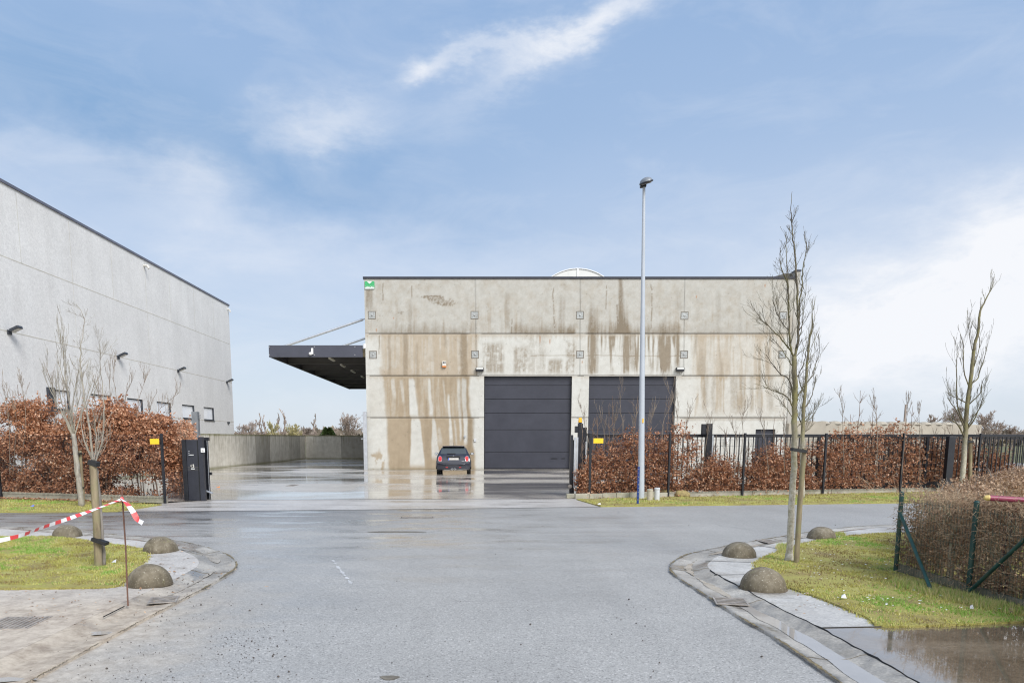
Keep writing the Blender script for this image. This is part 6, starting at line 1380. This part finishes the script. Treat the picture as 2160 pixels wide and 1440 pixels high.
def chip(px,py,z,s,mat,label,name='litter_scrap'):
    q=G3(px,py,z); b=MB(); b.add([q+Vector((-s,0,.01)),q+Vector((s*.9,-s*.2,.006)),q+Vector((s*.7,s*.8,.05)),q+Vector((-s*.3,s,.035))],[(0,1,2),(0,2,3)]); o=b.build(name,M[mat],origin=tuple(q)); tag(o,label,'litter')
chip(1780,1262,.09,.03,'pvcgrey','white torn scrap on the right lawn near the large dome')
chip(2050,1285,.07,.022,'pvcgrey','pale scrap in the tall grass below the mesh fence')
chip(1264,1064,.04,.05,'offwhite','small pale scrap in the grass near the gate blocks')
chip(68,1068,.05,.05,'bluep','small blue scrap on the left verge')
chip(240,1187,.075,.035,'pvcgrey','white plastic scrap on the left island beside the staked tree')
chip(460,1028,.02,.07,'orange','orange-brown leaf-like scrap on the wet yard beside the gate frame')
# daisies on the right lawn
C=[G(random.uniform(1690,1890),random.uniform(1130,1300)) for _ in range(90)]+[G(random.uniform(1890,2120),random.uniform(1240,1310)) for _ in range(25)]
b=MB()
for x,y in C:
    c=Vector((x,y,.115)); r=random.uniform(.009,.014); b.add([c+Vector((r*math.cos(a),r*math.sin(a),random.uniform(-.003,.003))) for a in np.linspace(0,2*PI,7)[:-1]],[tuple(range(6))])
o=b.build('daisies',M['white']); tag(o,'tiny white daisies dotted over the right corner lawn','daisies',kind='stuff')

# bare shoots standing above the beech hedges
rs=random.Random(31)
for hedge_,Yq,lst in ((bpy.data.objects['beech_hedge'],fR0.y+.5,([(1325,1035),(1312,950),(1315,900),(1308,860),(1312,805)],[(1420,1035),(1428,930),(1430,880),(1415,835),(1403,808)],[(1255,1035),(1245,930),(1232,885),(1220,845)],[(1272,1035),(1277,920),(1263,872)],[(1345,1035),(1340,900),(1352,852)],[(1400,1035),(1393,900),(1413,860),(1418,845)],[(1285,1035),(1290,910),(1298,870)],[(1440,1035),(1446,900),(1462,860)],[(1378,1035),(1372,905),(1382,860)],
     [(1560,1030),(1572,920),(1566,880),(1585,850)],[(1480,1030),(1486,920),(1494,880)],[(1620,1030),(1612,915),(1600,880)],[(1780,1030),(1774,880),(1771,835)],[(1850,1030),(1846,890),(1838,845)],[(1940,1030),(1938,900),(1937,858)],[(1905,1030),(1908,880),(1914,850)],[(1545,1030),(1550,930),(1541,890)],[(1655,1030),(1648,920),(1655,880)])),
   (bpy.data.objects['beech_hedge.001'],kL0.y-.2,([(45,1040),(55,880),(48,830),(42,795)],[(20,1040),(14,880),(5,810)],[(112,1040),(118,860),(104,790)],[(240,1040),(246,850),(238,790),(244,760)],[(262,1040),(268,850),(280,800)],[(285,1040),(290,860),(302,815),(306,800)],[(305,1040),(318,870),(332,825)],[(325,1040),(336,880),(352,850),(380,826)],[(345,1040),(352,890),(366,850)],[(225,1040),(226,850),(232,775)],[(200,1040),(204,850),(196,800)],[(30,1040),(32,880),(22,840)],[(135,1040),(140,860),(132,800)]))):
    for ps in lst:
        b=MB(); ps=[(x+rs.uniform(-6,6)*(i<2),y) for i,(x,y) in enumerate(ps)]; limb(b,[(ps[0][0],1000)]+ps[1:],Yq+.25,.013,.0035,rs,rs.uniform(-.3,.3),22,.5,1,.5,.6,start=.45,minr=.0041,kids=(1,3))
        b.build('bare_shoot',M['twig_l'] if 'twig_l' in M else M.setdefault('twig_l',barkmat('bare_shoot_bark',(.13,.10,.075),(.29,.235,.185))),hedge_)
# dirt and moss seams along the gutters, standing water in the channel
def strip(name,line,wfun,z,mat,i0=0,i1=None,jit=.02):
    L=line[i0:i1]; vs=[];n=len(L)
    for i,p in enumerate(L):
        a=L[max(i-1,0)];c=L[min(i+1,n-1)]; t=(c-a).normalized(); nn=Vector((-t.y,t.x,0)); w_=wfun(i/(n-1),p); c_=p+nn*random.uniform(-jit,jit)
        vs+=[(c_.x-nn.x*w_,c_.y-nn.y*w_,z),(c_.x+nn.x*w_,c_.y+nn.y*w_,z)]
    b=MB(); b.add(vs,[(2*i,2*i+2,2*i+3,2*i+1) for i in range(n-1)])
    o=b.build(name,mat); struct(o); return o
def dense(L,k=6):
    out=[]
    for a,c in zip(L[:-1],L[1:]):
        for j in range(k): out.append(a.lerp(c,j/k))
    return out+[L[-1]]
M['mossdirt']=simple('moss_and_dirt',(.17,.135,.075),.9,.5,25,bumps=.6)
M['wetline']=simple('wet_gutter_line',(.33,.30,.26),.16,.3,6,spec=.8)
M['water']=simple('standing_water',(.34,.32,.30),.02,.1,2,spec=1.0)
for LL in (Lall,Rall):
    D0=dense([Vector((p.x,p.y,0)) for p in LL[0]],5)
    near=[p for p in D0 if p.y>4.5 and abs(p.x)<12]
    strip('gutter_dirt',near,lambda t,p:max(.0,.008+.020*mnoise.noise(p*2.3)+.012*mnoise.noise(p*9))*(1 if (p.x>0 or p.y>8.2) else .25),.0275,M['mossdirt'],jit=.008)
    mid_=[Vector((p.x,p.y,0)) for p in LL[4]]; D4=[p for p in dense(mid_,5) if p.y>4.5 and abs(p.x)<12]
    strip('gutter_wet_line',D4,lambda t,p:max(.0,(.02+.085*mnoise.noise(p*1.3)+.03*mnoise.noise(p*7))*(1 if (p.x>0 or p.y>7.6) else 0)),.0125,M['wetline'],jit=.004)
    # joints between kerb units
    b=MB(); acc=0; A_=[Vector((p.x,p.y,0)) for p in LL[0]]; I_=[LL[k_] for k_ in range(len(LL))]
    for i in range(1,len(A_)):
        acc+=(A_[i]-A_[i-1]).length
        if acc>1.9 and abs(A_[i].x)<11 and A_[i].y>4.5 and (A_[i].x>0 or A_[i].y>8):
            acc=0; zz=[.004,.0275,.0295,.0175,.009,.0195,.0495,.058]; b.tube([Vector((I_[k_][i].x,I_[k_][i].y,zz[k_])) for k_ in range(1,len(I_))],.0028,4)
    struct(b.build('kerb_joints',M['seam_c']))
Rm=[Vector((p.x,p.y,0)) for p in Rall[4]]; near=[p for p in dense(Rm,5) if p.y<7.6 and p.y>4.6]
strip('gutter_water',near,lambda t,p:max(0,.06+.05*t+.03*mnoise.noise(p*3)),.0145,M['water'],jit=.002)
def pud(px,py,rx,ry,z,name='puddle'):
    q=G3(px,py,z); b=MB(); b.add([(q.x+rx*math.cos(a)*(1+.25*math.sin(2*a+px)+.12*math.sin(5*a)),q.y+ry*math.sin(a)*(1+.2*math.cos(3*a)),z) for a in np.linspace(0,2*PI,41)[:-1]],[tuple(range(40))]); struct(b.build(name,M['water']))
pud(218,1334,.13,.055,.0215); pud(20,1432,.16,.05,.0215)
# straw, mud smears by the near left dome
def crumbs():
    q=G(random.gauss(350,70),random.gauss(1215,22)); return q
o=litter('leaf_litter','twigs and straw washed against the near left gutter',crumbs,90,.05,M['dryleaf'],.058)
o=litter('leaf_litter','brown leaf crumbs on the left pavement',lambda:G(random.uniform(0,330),random.uniform(1245,1330)),110,.03,M['dryleaf'],.058)

# dirt gathered round the dome feet
rs=random.Random(77); M['dirt']=simple('damp_dirt',(.15,.115,.075),.95,.5,30,bumps=.8,bscale=60)
b=MB()
for (x,y,r) in DOMES:
    n_=60; ph=rs.uniform(0,9); pts=[]
    for i in range(n_):
        a=2*PI*i/n_; rr=r*(1.0+max(.01,.05+.09*mnoise.noise(Vector((math.cos(a)*1.7+ph,math.sin(a)*1.7,ph))))); pts.append((x+rr*math.cos(a),y+rr*math.sin(a),.0585))
    b.poly(pts)
struct(b.build('dirt_rings',M['dirt']))

# grass creeping over the island edges
def edge_spots(poly,xr,yr):
    out=[]
    for i in range(len(poly)):
        a=poly[i];c=poly[(i+1)%len(poly)]; L=math.hypot(c[0]-a[0],c[1]-a[1]); n=int(L/.05)
        for j in range(n):
            t=j/n; x=a[0]+(c[0]-a[0])*t; y=a[1]+(c[1]-a[1])*t
            if xr[0]<x<xr[1] and yr[0]<y<yr[1] and random.random()<.75: out.append((x+random.gauss(0,.012),y+random.gauss(0,.012),random.uniform(.02,.06),random.randint(10,34),random.uniform(.018,.04)))
    return out
tufts('grass_edge','ragged grass creeping over the edge of the left island',edge_spots(LGp,(-9,-3),(7.5,14)),.03,.06,(.1,.9))
tufts('grass_edge','ragged grass creeping over the edge of the right corner lawn',edge_spots(RGp,(3,10),(6.2,15)),.03,.06,(.1,.9))
